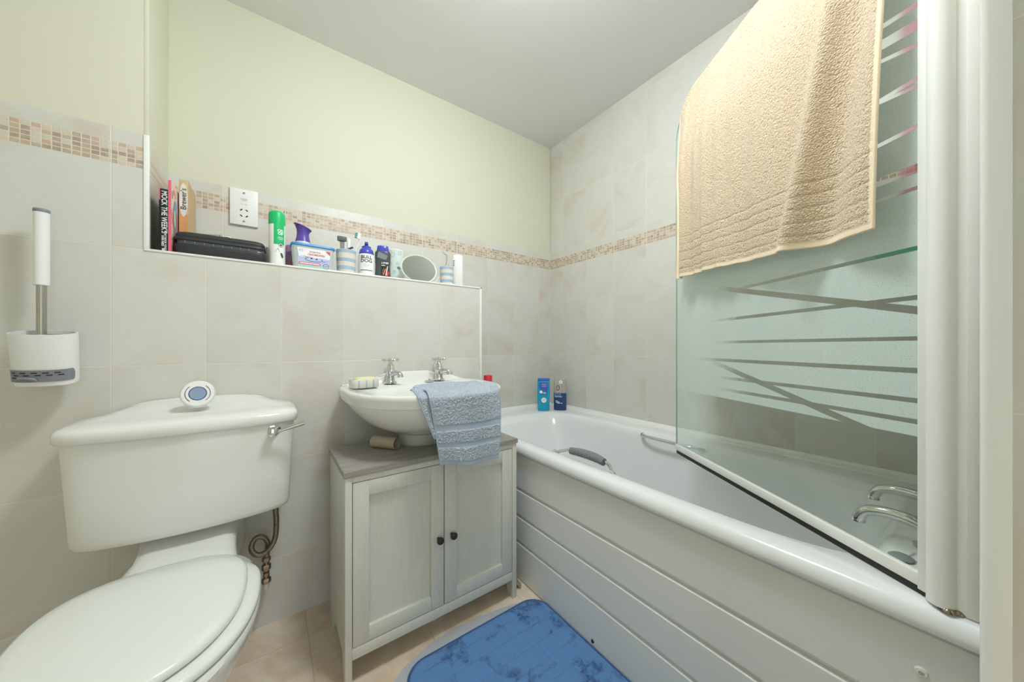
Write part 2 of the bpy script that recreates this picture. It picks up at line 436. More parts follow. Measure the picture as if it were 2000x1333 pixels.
# ---------------------------------------------------------------- ceiling lamp (above the frame)
def emis(name, rgb, s_):
    m = NT(name); m.col(rgb); m.b.inputs['Emission Color'].default_value = rgb; m.b.inputs['Emission Strength'].default_value = s_; return m.m
M['lamp'] = emis('lamp_diffuser', (.92, .965, 1, 1), LAMP_STRENGTH)
t = thing('ceiling_light', 'round opal flush ceiling lamp on the white ceiling', 'lamp', (*LAMP_POS, ZC-.10))
b = MB(); b.lathe([(.15, .075), (.155, .08), (.155, .099), (.06, .099)], 'white'); b.build('base_plate', t)
b = MB(); b.lathe([(0, -.025), (.05, -.024), (.1, -.016), (.128, -.002), (.138, .02), (.142, .075)], 'lamp', cap=False); b.build('diffuser', t)

# ---------------------------------------------------------------- bath
BX0, BX1, BY0, BY1, BZ = .848, 1.6135, -.0035, 1.7705, .58
bt = thing('bath', 'white acrylic bathtub with a boarded side panel along the right wall', 'bathtub', (1.22, .88, 0))
OF = (1.22, .88, 0)
bcx, bcy = (BX0+BX1)/2, (BY0+BY1)/2; ba, bb = (BX1-BX0)/2, (BY1-BY0)/2
N = 192
rings = []
for ins, z in ((.004, .541), (0, .545), (0, .556), (.003, .567), (.010, .576), (.020, .58), (.040, .5805)):
    rings.append([(BX1-(BX1-x)*(1-ins/(BX1-BX0)), y, z_) for x, y, z_ in se(bcx, bcy, ba, bb, 800, z, N)])
icx, icy = (.912+1.50)/2, (.11+1.60)/2; ia, ib = (1.50-.912)/2, (1.60-.11)/2
rings.append(se(icx, icy, ia+.006, ib+.006, 7, .5805, N))
rings.append(se(icx, icy, ia, ib, 7, .578, N))
rings.append(se(icx, icy, ia-.008, ib-.010, 6.5, .57, N))
rings.append(se(icx, icy-.004, ia-.016, ib-.026, 6, .545, N))
for k in range(1, 9):
    f = k/8
    rings.append(se(icx, icy-.10*f**1.2, ia-.018-.05*f, ib-.03-.15*f**1.1, 6-2*f, .545-.36*f, N))
rings.append(se(icx, icy-.11, ia-.11, ib-.24, 4, .165, N)); rings.append(se(icx, icy-.11, .05, .2, 3, .16, N))
b = MB(); b.loft(rings, 'bath', cap1=True); b.build('tub', bt, angle=60, offset=OF)
# side panel: boards with V grooves
prof = [(.862, .004)]
for zg in (.152, .264, .379): prof += [(.862, zg-.004), (.8635, zg-.002), (.871, zg+.0015), (.871, zg+.012), (.8625, zg+.013), (.862, zg+.0135)]
prof += [(.862, .531), (.866, .5385), (.88, .5385), (.88, .004)]
b = MB(); b.prism(prof, BY0+.001, 1.483, 'panel', axis=1); b.build('side_panel', bt, angle=20, offset=OF)
b = MB(); b.box(.866, .885, BY0+.001, 1.483, .0, .006, 'dark_gap'); b.box(.872, .886, BY0+.001, 1.483, .537, .5415, 'dark_gap'); b.build('shadow_gap', bt, offset=OF)  # dark strips painting the shade under the panel and below the rim
def screwcap(y, z, r, mat, in_mat):
    b = MB(); b.lathe([(0, .004), (r*.45, .0042), (r*.5, .003), (r*.8, .0035), (r, 0)][::-1], mat, (.862, y, z), 16, axis=(-1, 0, 0))
    b.lathe([(r*.42, 0), (r*.42, .0046), (0, .005)], in_mat, (.862, y, z), 10, axis=(-1, 0, 0)); return b
screwcap(.054, .467, .008, 'upvc', 'steel').build('screw_cap', bt, offset=OF)
screwcap(.742, .024, .006, 'dark_gap', 'black_pl').build('screw_hole', bt, offset=OF)
# front grip with grey padded sleeve
def grip(pts, r):
    b = MB(); b.tube(pts, r, 'chrome', 12, 6)
    for p in (pts[0], pts[-1]): b.lathe([(.016, 0), (.015, .004), (.006, .006)], 'chrome', p, 16, axis=((1 if p[0] < 1.2 else -1), 0, .3))
    return b
g = grip([(.912, .975, .574), (.932, .955, .585), (.948, .925, .591), (.951, .84, .594), (.948, .755, .591), (.932, .725, .585), (.912, .705, .574)], .006).build('grab_handle', bt, offset=OF)
b = MB(); b.tube([(.948, .925, .590), (.951, .88, .594), (.952, .84, .595), (.951, .80, .594), (.948, .765, .590)], [.013, .0155, .016, .0155, .013], 'pad', 20, 5)
b.build('padded_sleeve', g, offset=OF, label='grey terry padded sleeve')
grip([(1.492, .965, .555), (1.462, .945, .562), (1.447, .90, .566), (1.443, .82, .567), (1.447, .74, .566), (1.462, .695, .562), (1.492, .675, .555)], .0075).build('grab_handle', bt, label='bare chrome grab handle', offset=OF)
# bath taps on the end rim
def bath_tap(x, lab):
    t = thing('bath_tap', lab, 'tap', (x, .055, BZ), group='bath taps')
    b = MB(); b.lathe([(.026, .001), (.026, .006), (.018, .010), (.016, .03), (.018, .05), (.012, .06)], 'chrome'); b.build('body', t)
    b = MB(); b.tube([(0, .0, .04), (0, .03, .050), (0, .065, .052), (0, .092, .045), (0, .104, .028), (0, .106, .016)], [.013, .012, .0115, .011, .011, .012], 'chrome', 14, 5); b.build('spout', t)
    b = MB(); b.lathe([(.008, .055), (.008, .075), (.02, .08), (.021, .094), (.014, .1)], 'chrome', seg=8); b.build('handle', t)
bath_tap(1.10, 'chrome bath tap nearer the side panel on the tap end of the bath')
bath_tap(1.29, 'chrome bath tap nearer the right wall on the tap end of the bath')
b = MB()
for k in range(30):
    f = k/29; b.lathe([(0, -.0028), (.0025, -.0012), (.0025, .0012), (0, .0028)], 'chrome', (1.02-.01*f, .030+.05*f, BZ+.0045+.022*math.sin(PI*f)), 8)
b.lathe([(.017, 0), (.018, .003), (.012, .007), (.003, .009)], 'grey_pl', (1.005, .088, BZ+.0015), 18)
single(b, 'reflection_chain', 'beaded chrome chain added on the bath rim in place of a reflection', 'chain', (1.01, .06, BZ+.001))  # chain and plug added to stand in for a reflection at the tap end

# ---------------------------------------------------------------- shower screen
HX, HY, EX, EY = .877, .034, 1.287, .687
L = math.hypot(EX-HX, EY-HY); DX, DY = (EX-HX)/L, (EY-HY)/L; NX, NY = -DY, DX      # N points to the camera side
ang = math.atan2(DY, DX)
sc = thing('shower_screen', 'frosted glass hinged bath screen with clear streaks over the bath', 'shower screen', (HX, HY, BZ), ang)
# local frame: x along the pane, y towards the camera, z up from the rim
GT = 1.90-BZ
def glass_mat():
    m = NT('screen_glass'); t = m.t; x, y, z = m.xyz(m.coord())
    z = m.math('ADD', z, BZ)
    S = [(1.166, .0, .0042, .50), (1.052, .246, .0075, .60), (1.082, -.004, .0045, .58), (1.012, -.004, .0040, .57), (.957, -.006, .0050, .66),
         (.812, .240, .0075, .60), (.906, -.014, .0046, .55), (.870, -.014, .0046, .55), (1.268, .03, .0035, .6), (1.300, .06, .0085, .6),
         (1.373, .010, .004, .6), (1.454, .03, .004, .6), (1.436, .2, .0035, .6), (1.540, .22, .010, .6), (1.575, .2, .005, .6), (1.503, .3, .004, .6), (1.66, .2, .006, .6), (1.74, .15, .006, .6)]
    tot = None
    for a, k, w, end in S:
        d = m.math('ABSOLUTE', m.math('SUBTRACT', m.math('SUBTRACT', z, a), m.math('MULTIPLY', x, k)))
        e = m.math('SUBTRACT', 1.0, m.step(d, w*.86, w))
        f = m.math('SUBTRACT', 1.0, m.step(x, end-.18, end))
        e = m.math('MULTIPLY', e, f); tot = e if tot is None else m.math('MAXIMUM', tot, e)
    edge = m.math('MULTIPLY_ADD', x, -.019, .845)
    low = m.math('SUBTRACT', 1.0, m.step(m.math('SUBTRACT', z, edge), -.001, .001))
    low = m.math('MULTIPLY', low, m.math('SUBTRACT', 1.0, m.math('MULTIPLY', m.step(x, .50, .68), .55)))
    clear = m.math('MAXIMUM', tot, low)
    # smooth band near the free edge is only lightly frosted
    veil = m.math('MULTIPLY', m.step(x, .66, .765), .28)
    clear = m.math('MAXIMUM', clear, veil)
    spec = m.math('MULTIPLY', m.step(m.noise(m.coord(), 420, 2), .60, .68), m.math('SUBTRACT', 1.0, m.step(x, .2, .45)))
    clear = m.math('MAXIMUM', clear, m.math('MULTIPLY', spec, .35))
    tr = m.n('ShaderNodeBsdfTransparent'); tr.inputs[0].default_value = (.92, .955, .91, 1)
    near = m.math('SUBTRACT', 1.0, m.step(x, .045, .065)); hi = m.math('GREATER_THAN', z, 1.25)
    refl_tint = m.mix(m.math('MULTIPLY', near, hi), (.92, .955, .91, 1), (.80, .50, .60, 1))  # pink and teal here paint coloured reflections into streaks near the hinge
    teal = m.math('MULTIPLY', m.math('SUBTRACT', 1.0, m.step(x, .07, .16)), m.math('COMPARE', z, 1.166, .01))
    m.l(m.mix(teal, refl_tint, (.30, .82, .72, 1)), tr.inputs[0])
    df = m.n('ShaderNodeBsdfDiffuse'); df.inputs[0].default_value = lin((236, 252, 248))
    tl = m.n('ShaderNodeBsdfTranslucent'); tl.inputs[0].default_value = lin((236, 254, 249))
    tr2 = m.n('ShaderNodeBsdfTransparent'); tr2.inputs[0].default_value = (.8, .9, .87, 1)
    m1 = m.n('ShaderNodeMixShader'); m1.inputs[0].default_value = .42; m.l(df.outputs[0], m1.inputs[1]); m.l(tl.outputs[0], m1.inputs[2])
    m0 = m.n('ShaderNodeMixShader'); m0.inputs[0].default_value = .09; m.l(m1.outputs[0], m0.inputs[1]); m.l(tr2.outputs[0], m0.inputs[2])
    m2 = m.n('ShaderNodeMixShader'); m.l(clear, m2.inputs[0]); m.l(m0.outputs[0], m2.inputs[1]); m.l(tr.outputs[0], m2.inputs[2])
    gl = m.n('ShaderNodeBsdfGlossy'); gl.inputs['Roughness'].default_value = .03
    fr = m.n('ShaderNodeFresnel'); fr.inputs[0].default_value = 1.45
    m3 = m.n('ShaderNodeMixShader'); m.l(m.math('MULTIPLY', fr.outputs[0], .06), m3.inputs[0]); m.l(m2.outputs[0], m3.inputs[1]); m.l(gl.outputs[0], m3.inputs[2])
    m.l(m3.outputs[0], m.o.inputs['Surface']); return m.m
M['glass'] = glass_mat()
M['glass_edge'] = flat('green_glass_edge', (150, 182, 168), .1)
R_ = .115
out = [(.022, .034), (L, .034), (L, GT-R_)]+[(L-R_+R_*math.cos(a), GT-R_+R_*math.sin(a)) for a in [PI/2*k/10 for k in range(1, 11)]]+[(.022, GT)]
b = MB()
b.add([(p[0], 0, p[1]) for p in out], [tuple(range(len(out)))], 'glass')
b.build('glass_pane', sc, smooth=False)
b = MB(); e = out[1:]
b.add([(p[0], y, p[1]) for p in e for y in (-.003, .003)], [(2*i, 2*i+1, 2*i+3, 2*i+2) for i in range(len(e)-1)], 'glass_edge'); b.build('glass_edge', sc, smooth=False)
b = MB(); b.box(.012, L, -.006, .006, .014, .036, 'upvc', .0015); b.box(.012, L-.004, -.003, .003, .001, .014, 'dark_gap'); b.build('bottom_seal', sc)  # dark strip below the white seal paints the shade in the gap
b = MB(); b.tube([(0, 0, .004), (0, 0, GT+.01)], .0165, 'upvc', 28); b.box(.006, .026, -.008, .008, .01, GT, 'upvc', .002); b.build('hinge_post', sc)
# wall channel standing on the rim (same moving-free assembly, fixed to the end wall)
t = thing('wall_channel', 'white upright wall channel beside the screen hinge at the bath end', 'wall profile', (.885, .01, BZ))
b = MB(); b.prism([(-.012, .019), (-.005, .024), (.012, .024), (.012, .0), (-.016, .0), (-.016, .010), (-.012, .012)], .001, 1.8, 'upvc'); b.build('channel', t, angle=30)
b = MB(); b.box(-.018, .02, -.0135, .0, .001, 1.8, 'upvc', .001); b.build('wall_strip', t)
b = MB()
for k in range(9):
    b.lathe([(0, 0), (.005+.003*random.random(), .0008), (.003, .003+.003*random.random()), (0, .006)], 'old_metal' if k % 3 else 'dark_gap', (-.022+.004*random.uniform(-1, 1)+.001*k, .022-.002*k, .001), 7)
b.build('rust_stain', t, label='brown mould and rust at the foot')

# ---------------------------------------------------------------- beige towel over the screen
def towel_beige():
    b = MB(); nu, nv = 230, 330
    def top(s): return GT+.006-.004*(s/.7) if s < .595 else GT-.122+math.sqrt(max(0, .122**2-(s-.595)**2))*1.0+.004
    Lf = .70
    def fn(u, v):
        # v: 0 bottom front -> .78 top -> 1 back flap bottom
        vf = .80
        s0 = .058-.022*min(1, v/vf); s = s0+(.702-s0)*u
        tp = top(min(s, .7125)); bot = 1.207-BZ+.040*sstep(.1, 1, u)+.004*math.sin(5*u)
        if v <= vf:
            f = v/vf; z = bot+(tp-bot)*f; side = 1
        else:
            f = (v-vf)/(1-vf); z = tp-f*.22; side = -1
        down = 1-min(1, v/vf) if v <= vf else f*.4
        w = .006*math.sin(s*27+1.0+.8*math.sin(z*5))*(.25+.75*down)
        for rs, ra, rw in ((.622, .009, .012), (.572, .007, .012), (.520, .0085, .013), (.462, .007, .013), (.405, .0065, .015), (.335, .006, .016)):
            w += ra*math.exp(-((s-rs-.012*math.sin(z*3+rs*9))/rw)**2)*(.15+.85*down)
        w += .022*math.exp(-((s-(.215-.20*(z-.70)))/.020)**2)*(down**.35)       # big diagonal fold on the right
        w -= .022*math.exp(-((s-(.155-.19*(z-.70)))/.035)**2)*(down**.35)
        w += .014*math.exp(-((s-.655)/.014)**2)*sstep(.0, .9, down+.25)
        w -= .016*math.exp(-((s-.685)/.016)**2)*sstep(.0, .9, down+.1)
        d = tp-z
        off = .0075*math.sqrt(max(0, 1-max(0, 1-d/.0075)**2))+ (.0145 if d > .0075 else .0145*d/.0075)
        pile = .0022*noise.noise(Vector((s*330, z*330, side*3)))
        cloth_z = z-bot
        band = 1
        if v <= vf:
            for zb in (.028, .056, .086, .112, .138): band = min(band, sstep(.0012, .0032, abs(cloth_z-zb)))
        if u < .012 or u > .988 or (v <= vf and cloth_z < .014): band = 0
        y = side*(off+.004)+(.016*sstep(.02, .25, d) if side > 0 else 0)+w*sstep(0, .06, d)*side+(pile*band-(1-band)*.0014)*side
        if side > 0 and y < .0065: y = .0065+.3*(y-.0065) if y > 0 else .0065
        if side < 0 and y > -.0065: y = -.0065
        if d < .001: y = side*.001
        z += pile*.6*band
        return (s, y, z)
    def mf(u, v):
        if u < .012 or u > .988 or v < .018: return 'beige_hem'
        return 'beige_terry'
    b.grid(nu, nv, fn, 'beige_terry', mf)
    # doubled cloth: give it depth by a second skin
    o = b.build('bath_towel', angle=180)
    sm = o.modifiers.new('thickness', 'SOLIDIFY'); sm.thickness = .004; sm.offset = -1 ; sm.use_rim = True
    o.location = (HX, HY, BZ); o.rotation_euler = (0, 0, ang)
    return tag(o, 'large beige terry bath towel draped over the glass shower screen', 'towel')
towel_beige()

# ---------------------------------------------------------------- toilet
tc = -.18
tl = thing('toilet', 'white close-coupled toilet with its lid down against the tiled boxing', 'toilet', (-.2, 1.15, 0))
OF = (-.2, 1.15, 0)
def cis(z, a, d, N=96, n=9, bow=.030):
    """cistern section: back at y 1.483, bowed front"""
    r = []
    yc = 1.483-d/2
    for p in se(tc, yc, a, d/2, n, z, N):
        x, y, _ = p; X = (x-tc)/a
        if y < yc: y += -(1-X*X)*bow*min(1, (yc-y)/(d/2))
        r.append((x, y, z))
    return r
b = MB(); rings = []
for z, a, d in ((.492, .190, .150), (.482, .212, .168), (.482, .222, .178), (.487, .228, .183), (.50, .231, .187), (.60, .236, .190), (.70, .241, .193), (.757, .243, .195)):
    rings.append(cis(z, a, d))
b.loft(rings, 'ceramic', cap0=True, cap1=True); cist = b.build('cistern', tl, angle=50, offset=OF)
b = MB(); rings = []
for z, a, d in ((.757, .240, .192), (.7575, .249, .202), (.762, .252, .205), (.778, .253, .206), (.787, .251, .203), (.793, .245, .195), (.797, .235, .182), (.800, .20, .150), (.802, .12, .08)):
    r = cis(z, a, d)
    rr = []
    for x, y, zz in r:
        X = abs(x-tc)
        w = (1-sstep(.13, .215, X))*.022+.010*math.cos(min(X/.2, 1)*PI/2)
        back = sstep(1.40, 1.46, y)*sstep(.785, .797, z)
        rr.append((x, y, zz+w*back))
    rings.append(rr)
b.loft(rings, 'ceramic', cap0=True, cap1=True); b.build('cistern_lid', tl, angle=60, offset=OF)
# flush lever
b = MB(); b.lathe([(.020, 0), (.020, .004), (.016, .006), (.016, .011), (.011, .012), (.0105, .028), (.013, .030), (.013, .040), (.009, .042)], 'chrome', (.006, 1.286, .736), 24, axis=(0, -1, 0))
b.tube([(.012, 1.251, .735), (.032, 1.250, .7405), (.062, 1.248, .749), (.086, 1.246, .756)], [.0042, .0052, .0065, .0078], 'chrome', 14, 3)
b.build('flush_lever', tl, offset=OF)
# pan
pcx = -.207
def egg(cx, yc, a, bf, bk, nf, nb, z, N=96):
    r = []
    for k in range(N):
        t = 2*PI*k/N; c, s_ = math.cos(t), math.sin(t)
        n = nb if s_ > 0 else nf; q = (abs(c)**n+abs(s_)**n)**(-1/n)
        r.append((cx+a*c*q, yc+(bk if s_ > 0 else bf)*s_*q, z))
    return r
b = MB(); rings = []
for z, a, bf, bk, yc in ((0, .105, .20, .33, 1.13), (.02, .102, .195, .33, 1.13), (.10, .098, .19, .32, 1.12), (.20, .118, .22, .31, 1.10), (.28, .150, .255, .31, 1.08), (.34, .176, .275, .30, 1.06), (.375, .186, .282, .28, 1.055), (.392, .188, .284, .20, 1.05), (.398, .184, .28, .18, 1.05), (.399, .15, .24, .15, 1.05)):
    rings.append(egg(pcx, yc, a, bf, bk, 2.2, 2.6, z))
b.loft(rings, 'ceramic', cap0=True, cap1=True); b.build('pan', tl, angle=50, offset=OF)
# rear deck joining pan and cistern
b = MB(); rings = []
for y, hw, zt, zb, cx in ((1.482, .118, .4815, .30, -.188), (1.40, .112, .4815, .30, -.188), (1.34, .106, .472, .30, -.188), (1.31, .105, .455, .29, -.188), (1.27, .108, .443, .28, -.189), (1.23, .116, .437, .27, -.192), (1.18, .130, .432, .26, -.198), (1.13, .148, .420, .26, -.203), (1.08, .164, .402, .28, -.206)):
    ring = []
    for k in range(48):
        t_ = 2*PI*k/48; c, s_ = math.cos(t_), math.sin(t_); q = (abs(c)**7+abs(s_)**7)**(-1/7)
        ring.append((cx+hw*c*q, y, (zt+zb)/2+(zt-zb)/2*s_*q))
    rings.append(ring)
b.loft(rings, 'ceramic', cap0=True, cap1=True, flip=True); b.build('deck', tl, angle=60, offset=OF, recalc=True)
b = MB()
rings = [egg(-.212, 1.045, .192+i, .262+i, .15+i, 2.25, 2.9, z) for i, z in ((-.004, .400), (0, .404), (0, .412), (-.004, .417), (-.02, .419))]
b.loft(rings, 'seat', cap0=True, cap1=True); b.build('seat', tl, angle=50, offset=OF)
b = MB()
rings = [egg(-.224, 1.045, .178+i, .244+i, .175+i, 2.25, 2.7, z) for i, z in ((-.004, .421), (0, .424), (0, .430), (-.002, .4345), (-.008, .438), (-.03, .4405), (-.08, .4425), (-.14, .443))]
b.loft(rings, 'seat', cap0=True, cap1=True); b.build('lid', tl, angle=60, offset=OF)
# flexible braided supply hose with isolating valve
ho = thing('supply_hose', 'braided metal water hose looped below the cistern with a brass valve', 'hose', (-.012, 1.42, .18))
OH = (-.012, 1.42, .18)
pts = [(.012, 1.40, .478), (.014, 1.40, .44), (.016, 1.405, .39), (.012, 1.405, .34), (-.004, 1.402, .310), (-.028, 1.40, .300), (-.046, 1.402, .312), (-.052, 1.41, .332), (-.040, 1.42, .350), (-.020, 1.425, .345), (-.008, 1.425, .322), (-.010, 1.422, .295), (-.012, 1.42, .270)]
b = MB(); b.tube(pts, .0082, 'braid', 14, 10)
P_ = [Vector(p) for p in pts]
b.build('braided_hose', ho, offset=OH)
b = MB()
b.lathe([(.010, .262), (.0125, .264), (.0125, .276), (.009, .279)], 'old_metal', (-.012, 1.42, 0), 6)
b.lathe([(.009, .20), (.009, .262)], 'old_metal', (-.012, 1.42, 0), 14)
b.lathe([(.013, .234), (.0135, .236), (.0135, .250), (.012, .253)], 'old_metal', (-.012, 1.42, 0), 6)
b.lathe([(.0135, .190), (.0135, .204), (.011, .207)], 'old_metal', (-.012, 1.42, 0), 6)
b.tube([(-.012, 1.42, .222), (-.012, 1.405, .222)], .006, 'old_metal', 10); b.build('valve', ho, offset=OH)
b = MB(); b.tube([(-.012, 1.42, .192), (-.012, 1.421, .178), (-.012, 1.428, .168), (-.012, 1.445, .164), (-.012, 1.484, .163)], .0085, 'white', 14, 4); b.build('pipe', ho, offset=OH)
b = MB(); b.lathe([(.0095, .478), (.0125, .480), (.0125, .4815)], 'white', (.012, 1.40, 0), 10); b.build('nut', ho, offset=OH)

# ---------------------------------------------------------------- clock on cistern
x, y = -.178, 1.375; z0 = .8125
t = thing('bathroom_clock', 'small round white clock with blue-grey face on the cistern lid', 'clock', (x, y, z0), facing(x, y)*.9)
T = Matrix.Translation((0, 0, .040)) @ Matrix.Rotation(math.radians(-14), 4, 'X')
def clk(u, v, d=0): p = T @ Vector((u, -.016-d, v)); return p[:]
b = MB(); ax = (T.to_3x3() @ Vector((0, -1, 0)))
c0 = T @ Vector((0, .012, 0))
b.lathe([(.030, 0), (.037, .004), (.040, .012), (.040, .020), (.036, .027), (.030, .028)], 'white', c0[:], 40, axis=ax[:]); b.build('case', t)
b = MB(); b.disc(0, 0, .0185, .0185, lambda u, v: clk(u, v, .0006), 'dial', 32); b.ringp(0, 0, .0205, .0205, .002, lambda u, v: clk(u, v, .0008), 'navy'); b.build('screen', t)
for a0 in (-.9, PI-.9):
    b = MB(); b.ringp(0, 0, .0285, .0285, .0014, lambda u, v: clk(u, v, .0007), 'black_ink', a0, a0+1.8); b.build('bezel_mark', t)
b = MB(); b.box(-.017, .017, -.010, .020, 0, .006, 'white', .002); b.build('foot', t)

# ---------------------------------------------------------------- toilet brush on the wall
x, y = -.474, 1.427
t = thing('toilet_brush', 'white toilet brush in a wall-hung white and grey oval holder', 'toilet brush', (x, y, .90), 0)
b = MB(); rings = [se(0, 0, a, d, 2.6, z, 48) for a, d, z in ((.042, .035, 0), (.049, .041, .002), (.0505, .043, .01), (.0530, .047, .132), (.0530, .047, .1345), (.0500, .044, .1345), (.0495, .0435, .125))]
b.loft(rings, 'white', cap0=True); rings = [se(0, 0, .0495, .0435, 2.6, .125, 48), se(0, 0, .046, .039, 2.6, .03, 48)]
b.loft(rings, 'grey_pl', cap1=True); hd = b.build('holder', t); hd.rotation_euler = (math.radians(8.5), 0, 0)
def ovalmap(a, d, e=.0006):
    def f(u, v):
        th = -PI/2+u; c, s_ = math.cos(th), math.sin(th); q = (abs(c)**2.6+abs(s_)**2.6)**(-1/2.6)
        k = 1+(v-.03)*.045/.05*.5*.5
        return (a*c*q*k*(1+e/a), d*s_*q*k-e, v)
    return f
fm = ovalmap(.0517, .0445, .0012)
b = MB()
for i in range(16):
    u0, u1 = -1.0+i*2.12/16, -1.0+(i+1)*2.12/16
    b.patch(u0, .014, u1, .044, fm, 'grey_pl', 1)
b.disc(1.10, .029, .12, .015, fm, 'grey_pl', 16)
fm2 = ovalmap(.0517, .0445, .0018)
for r_, zz, off in ((0, .036, 0), (1, .030, .1), (2, .0235, .02)):
    for i in range(5 if r_ < 2 else 2): b.patch(-.85+off+i*.33, zz, -.67+off+i*.33, zz+.0025, fm2, 'black_ink', 2)
b.tube([(-.030, -.046, .024), (-.015, -.050, .024), (-.005, -.050, .022), (-.004, -.049, .018)], .0042, 'grey_pl', 10, 3); b.build('drain_panel', hd, label='grey perforated drain panel')
b = MB(); b.tube([(-.011, 0, .035), (-.011, 0, .262)], .0085, 'steel', 24); b.build('shaft', t)
b = MB(); b.lathe([(.0085, .256), (.0135, .257), (.0135, .445), (.0135, .446)], 'white', (-.011, 0, 0), 28); b.build('grip', t)
b = MB(); b.lathe([(.0137, .446), (.0142, .448), (.0142, .453), (.013, .455)], 'grey_pl', (-.011, 0, 0), 28); b.build('end_cap', t)
b = MB(); b.lathe([(.012, .012), (.03, .016), (.034, .04), (.032, .075), (.012, .085)], 'white', (-.011, 0, 0), 24); b.build('brush_head', t)
b = MB(); b.box(-.03, .03, .030, .0595, .03, .09, 'white', .003); b.build('wall_bracket', t)

# ---------------------------------------------------------------- vanity
vy0, vy1 = 1.071, 1.372
vn = thing('vanity_cabinet', 'whitewashed two-door under-basin cabinet with a grey wood top', 'cabinet', (.485, 1.22, 0)); OF = (.485, 1.22, 0)
pc = (.485, 1.29)
b = MB()
arc = [(pc[0]+.10*math.cos(a), pc[1]+.10*math.sin(a)) for a in [PI+PI*k/20 for k in range(21)]]
b.prism([(.171, 1.067), (.797, 1.067), (.797, vy1+.004), (pc[0]+.10, vy1+.004)]+arc[::-1]+[(pc[0]-.10, vy1+.004), (.171, vy1+.004)], .613, .630, 'wood_grey', bevel=.0012)
b.build('worktop', vn, angle=30, offset=OF)
for x0, x1 in ((.176, .191), (.777, .792)):
    b = MB(); b.prism([(vy0+.018, 0), (vy0+.040, 0), (vy0+.055, .075), (vy1-.052, .075), (vy1-.037, 0), (vy1, 0), (vy1, .6125), (vy0+.018, .6125)], x0, x1, 'wood_white', axis=0)
    b.build('side_panel', vn, angle=30, offset=OF)
for x0, x1 in ((.175, .194), (.774, .793)):
    b = MB(); b.box(x0, x1, vy0, vy0+.018, 0, .6125, 'wood_white', .0008); b.build('leg', vn, offset=OF)
b = MB(); b.box(.1945, .7735, vy0+.001, vy0+.018, .595, .6125, 'wood_white', .0006); b.build('top_rail', vn, offset=OF)
b = MB(); b.box(.1945, .7735, vy0+.001, vy0+.018, .073, .106, 'wood_white', .0008); b.build('bottom_rail', vn, offset=OF)
b = MB()
arc2 = [(pc[0]+.135*math.cos(a), pc[1]-.01+.145*math.sin(a)) for a in [PI+PI*k/20 for k in range(21)]]
b.prism([(.192, 1.09), (.776, 1.09), (.776, vy1-.01), (pc[0]+.135, vy1-.01)]+arc2[::-1]+[(pc[0]-.135, vy1-.01), (.192, vy1-.01)], .076, .090, 'wood_white')
b.build('base_shelf', vn, offset=OF)
def door(x0, x1, kx):
    z0, z1 = .1085, .5928; fw = .045
    d = MB(); y0 = vy0+.0015
    d.box(x0, x0+fw, y0, y0+.015, z0, z1, 'wood_white', .0008); d.box(x1-fw, x1, y0, y0+.015, z0, z1, 'wood_white', .0008)
    d.box(x0+fw, x1-fw, y0, y0+.015, z1-fw, z1, 'wood_white', .0008); d.box(x0+fw, x1-fw, y0, y0+.015, z0, z0+fw, 'wood_white', .0016)
    d.box(x0+fw-.002, x1-fw+.002, y0+.0105, y0+.0145, z0+fw-.002, z1-fw+.002, 'wood_white')
    dr = d.build('door', vn, angle=30, offset=OF)
    k = MB(); k.lathe([(.0045, 0), (.0045, .009), (.008, .012), (.0115, .016), (.0125, .021), (.0105, .025), (.005, .0275), (0, .028)], 'black_metal', (kx, y0, .343), 28, axis=(0, -1, 0))
    k.build('knob', dr, offset=OF, label='black metal knob')
door(.1962, .4832, .463); door(.4868, .7718, .5125)

# ---------------------------------------------------------------- basin
bs = thing('washbasin', 'white ceramic pedestal washbasin with raised curved back standing behind the cabinet', 'washbasin', (.49, 1.28, 0)); OF = (.49, 1.28, 0)
bx = .497
def rimline(s, z, N=128, ins=0):
    r = []
    for k in range(N):
        t = 2*PI*k/N; c, q_ = math.cos(t), math.sin(t)
        n = 2.35 if q_ < 0 else 6
        q = (abs(c)**n+abs(q_)**n)**(-1/n)
        r.append((bx+(.290*s-ins)*c*q, 1.30+((.312*s-ins) if q_ < 0 else (.182*min(1, s)-ins))*q_*q, z))
    return r
def necks(a, bb_, z, N=128, cx=.485, cy=1.285):
    return [(cx+a*math.cos(2*PI*k/N), cy+bb_*math.sin(2*PI*k/N), z) for k in range(N)]
def blend(A, B, f): return [tuple(a*(1-f)+c*f for a, c in zip(p, q)) for p, q in zip(A, B)]
b = MB(); rings = []
for f, z in ((0, .665), (.10, .672), (.28, .684), (.48, .702), (.66, .726), (.80, .754), (.90, .780), (.945, .797)):
    r = blend(necks(.075, .075, z), rimline(.99, z), f)
    rings.append([(x, min(y, 1.483), z) for x, y, z in r])
for s_, z in ((.955, .7985), (.975, .8005), (.985, .812), (1.0, .826), (1.0, .834), (.992, .840), (.975, .8425), (.93, .8405)):
    rings.append(rimline(s_, z))
def bowl(a, bf, z, cy=1.185): return [(bx+a*c*q, cy+bf*s_*q, z) for c, s_, q in [(math.cos(2*PI*k/128), math.sin(2*PI*k/128), (abs(math.cos(2*PI*k/128))**2.5+abs(math.sin(2*PI*k/128))**2.5)**(-1/2.5)) for k in range(128)]]
for a, f, z in ((.225, .158, .836), (.215, .148, .830), (.20, .135, .815), (.175, .115, .775), (.12, .08, .725), (.04, .03, .712)): rings.append(bowl(a, f, z))
b.loft(rings, 'ceramic', cap0=True, cap1=True)
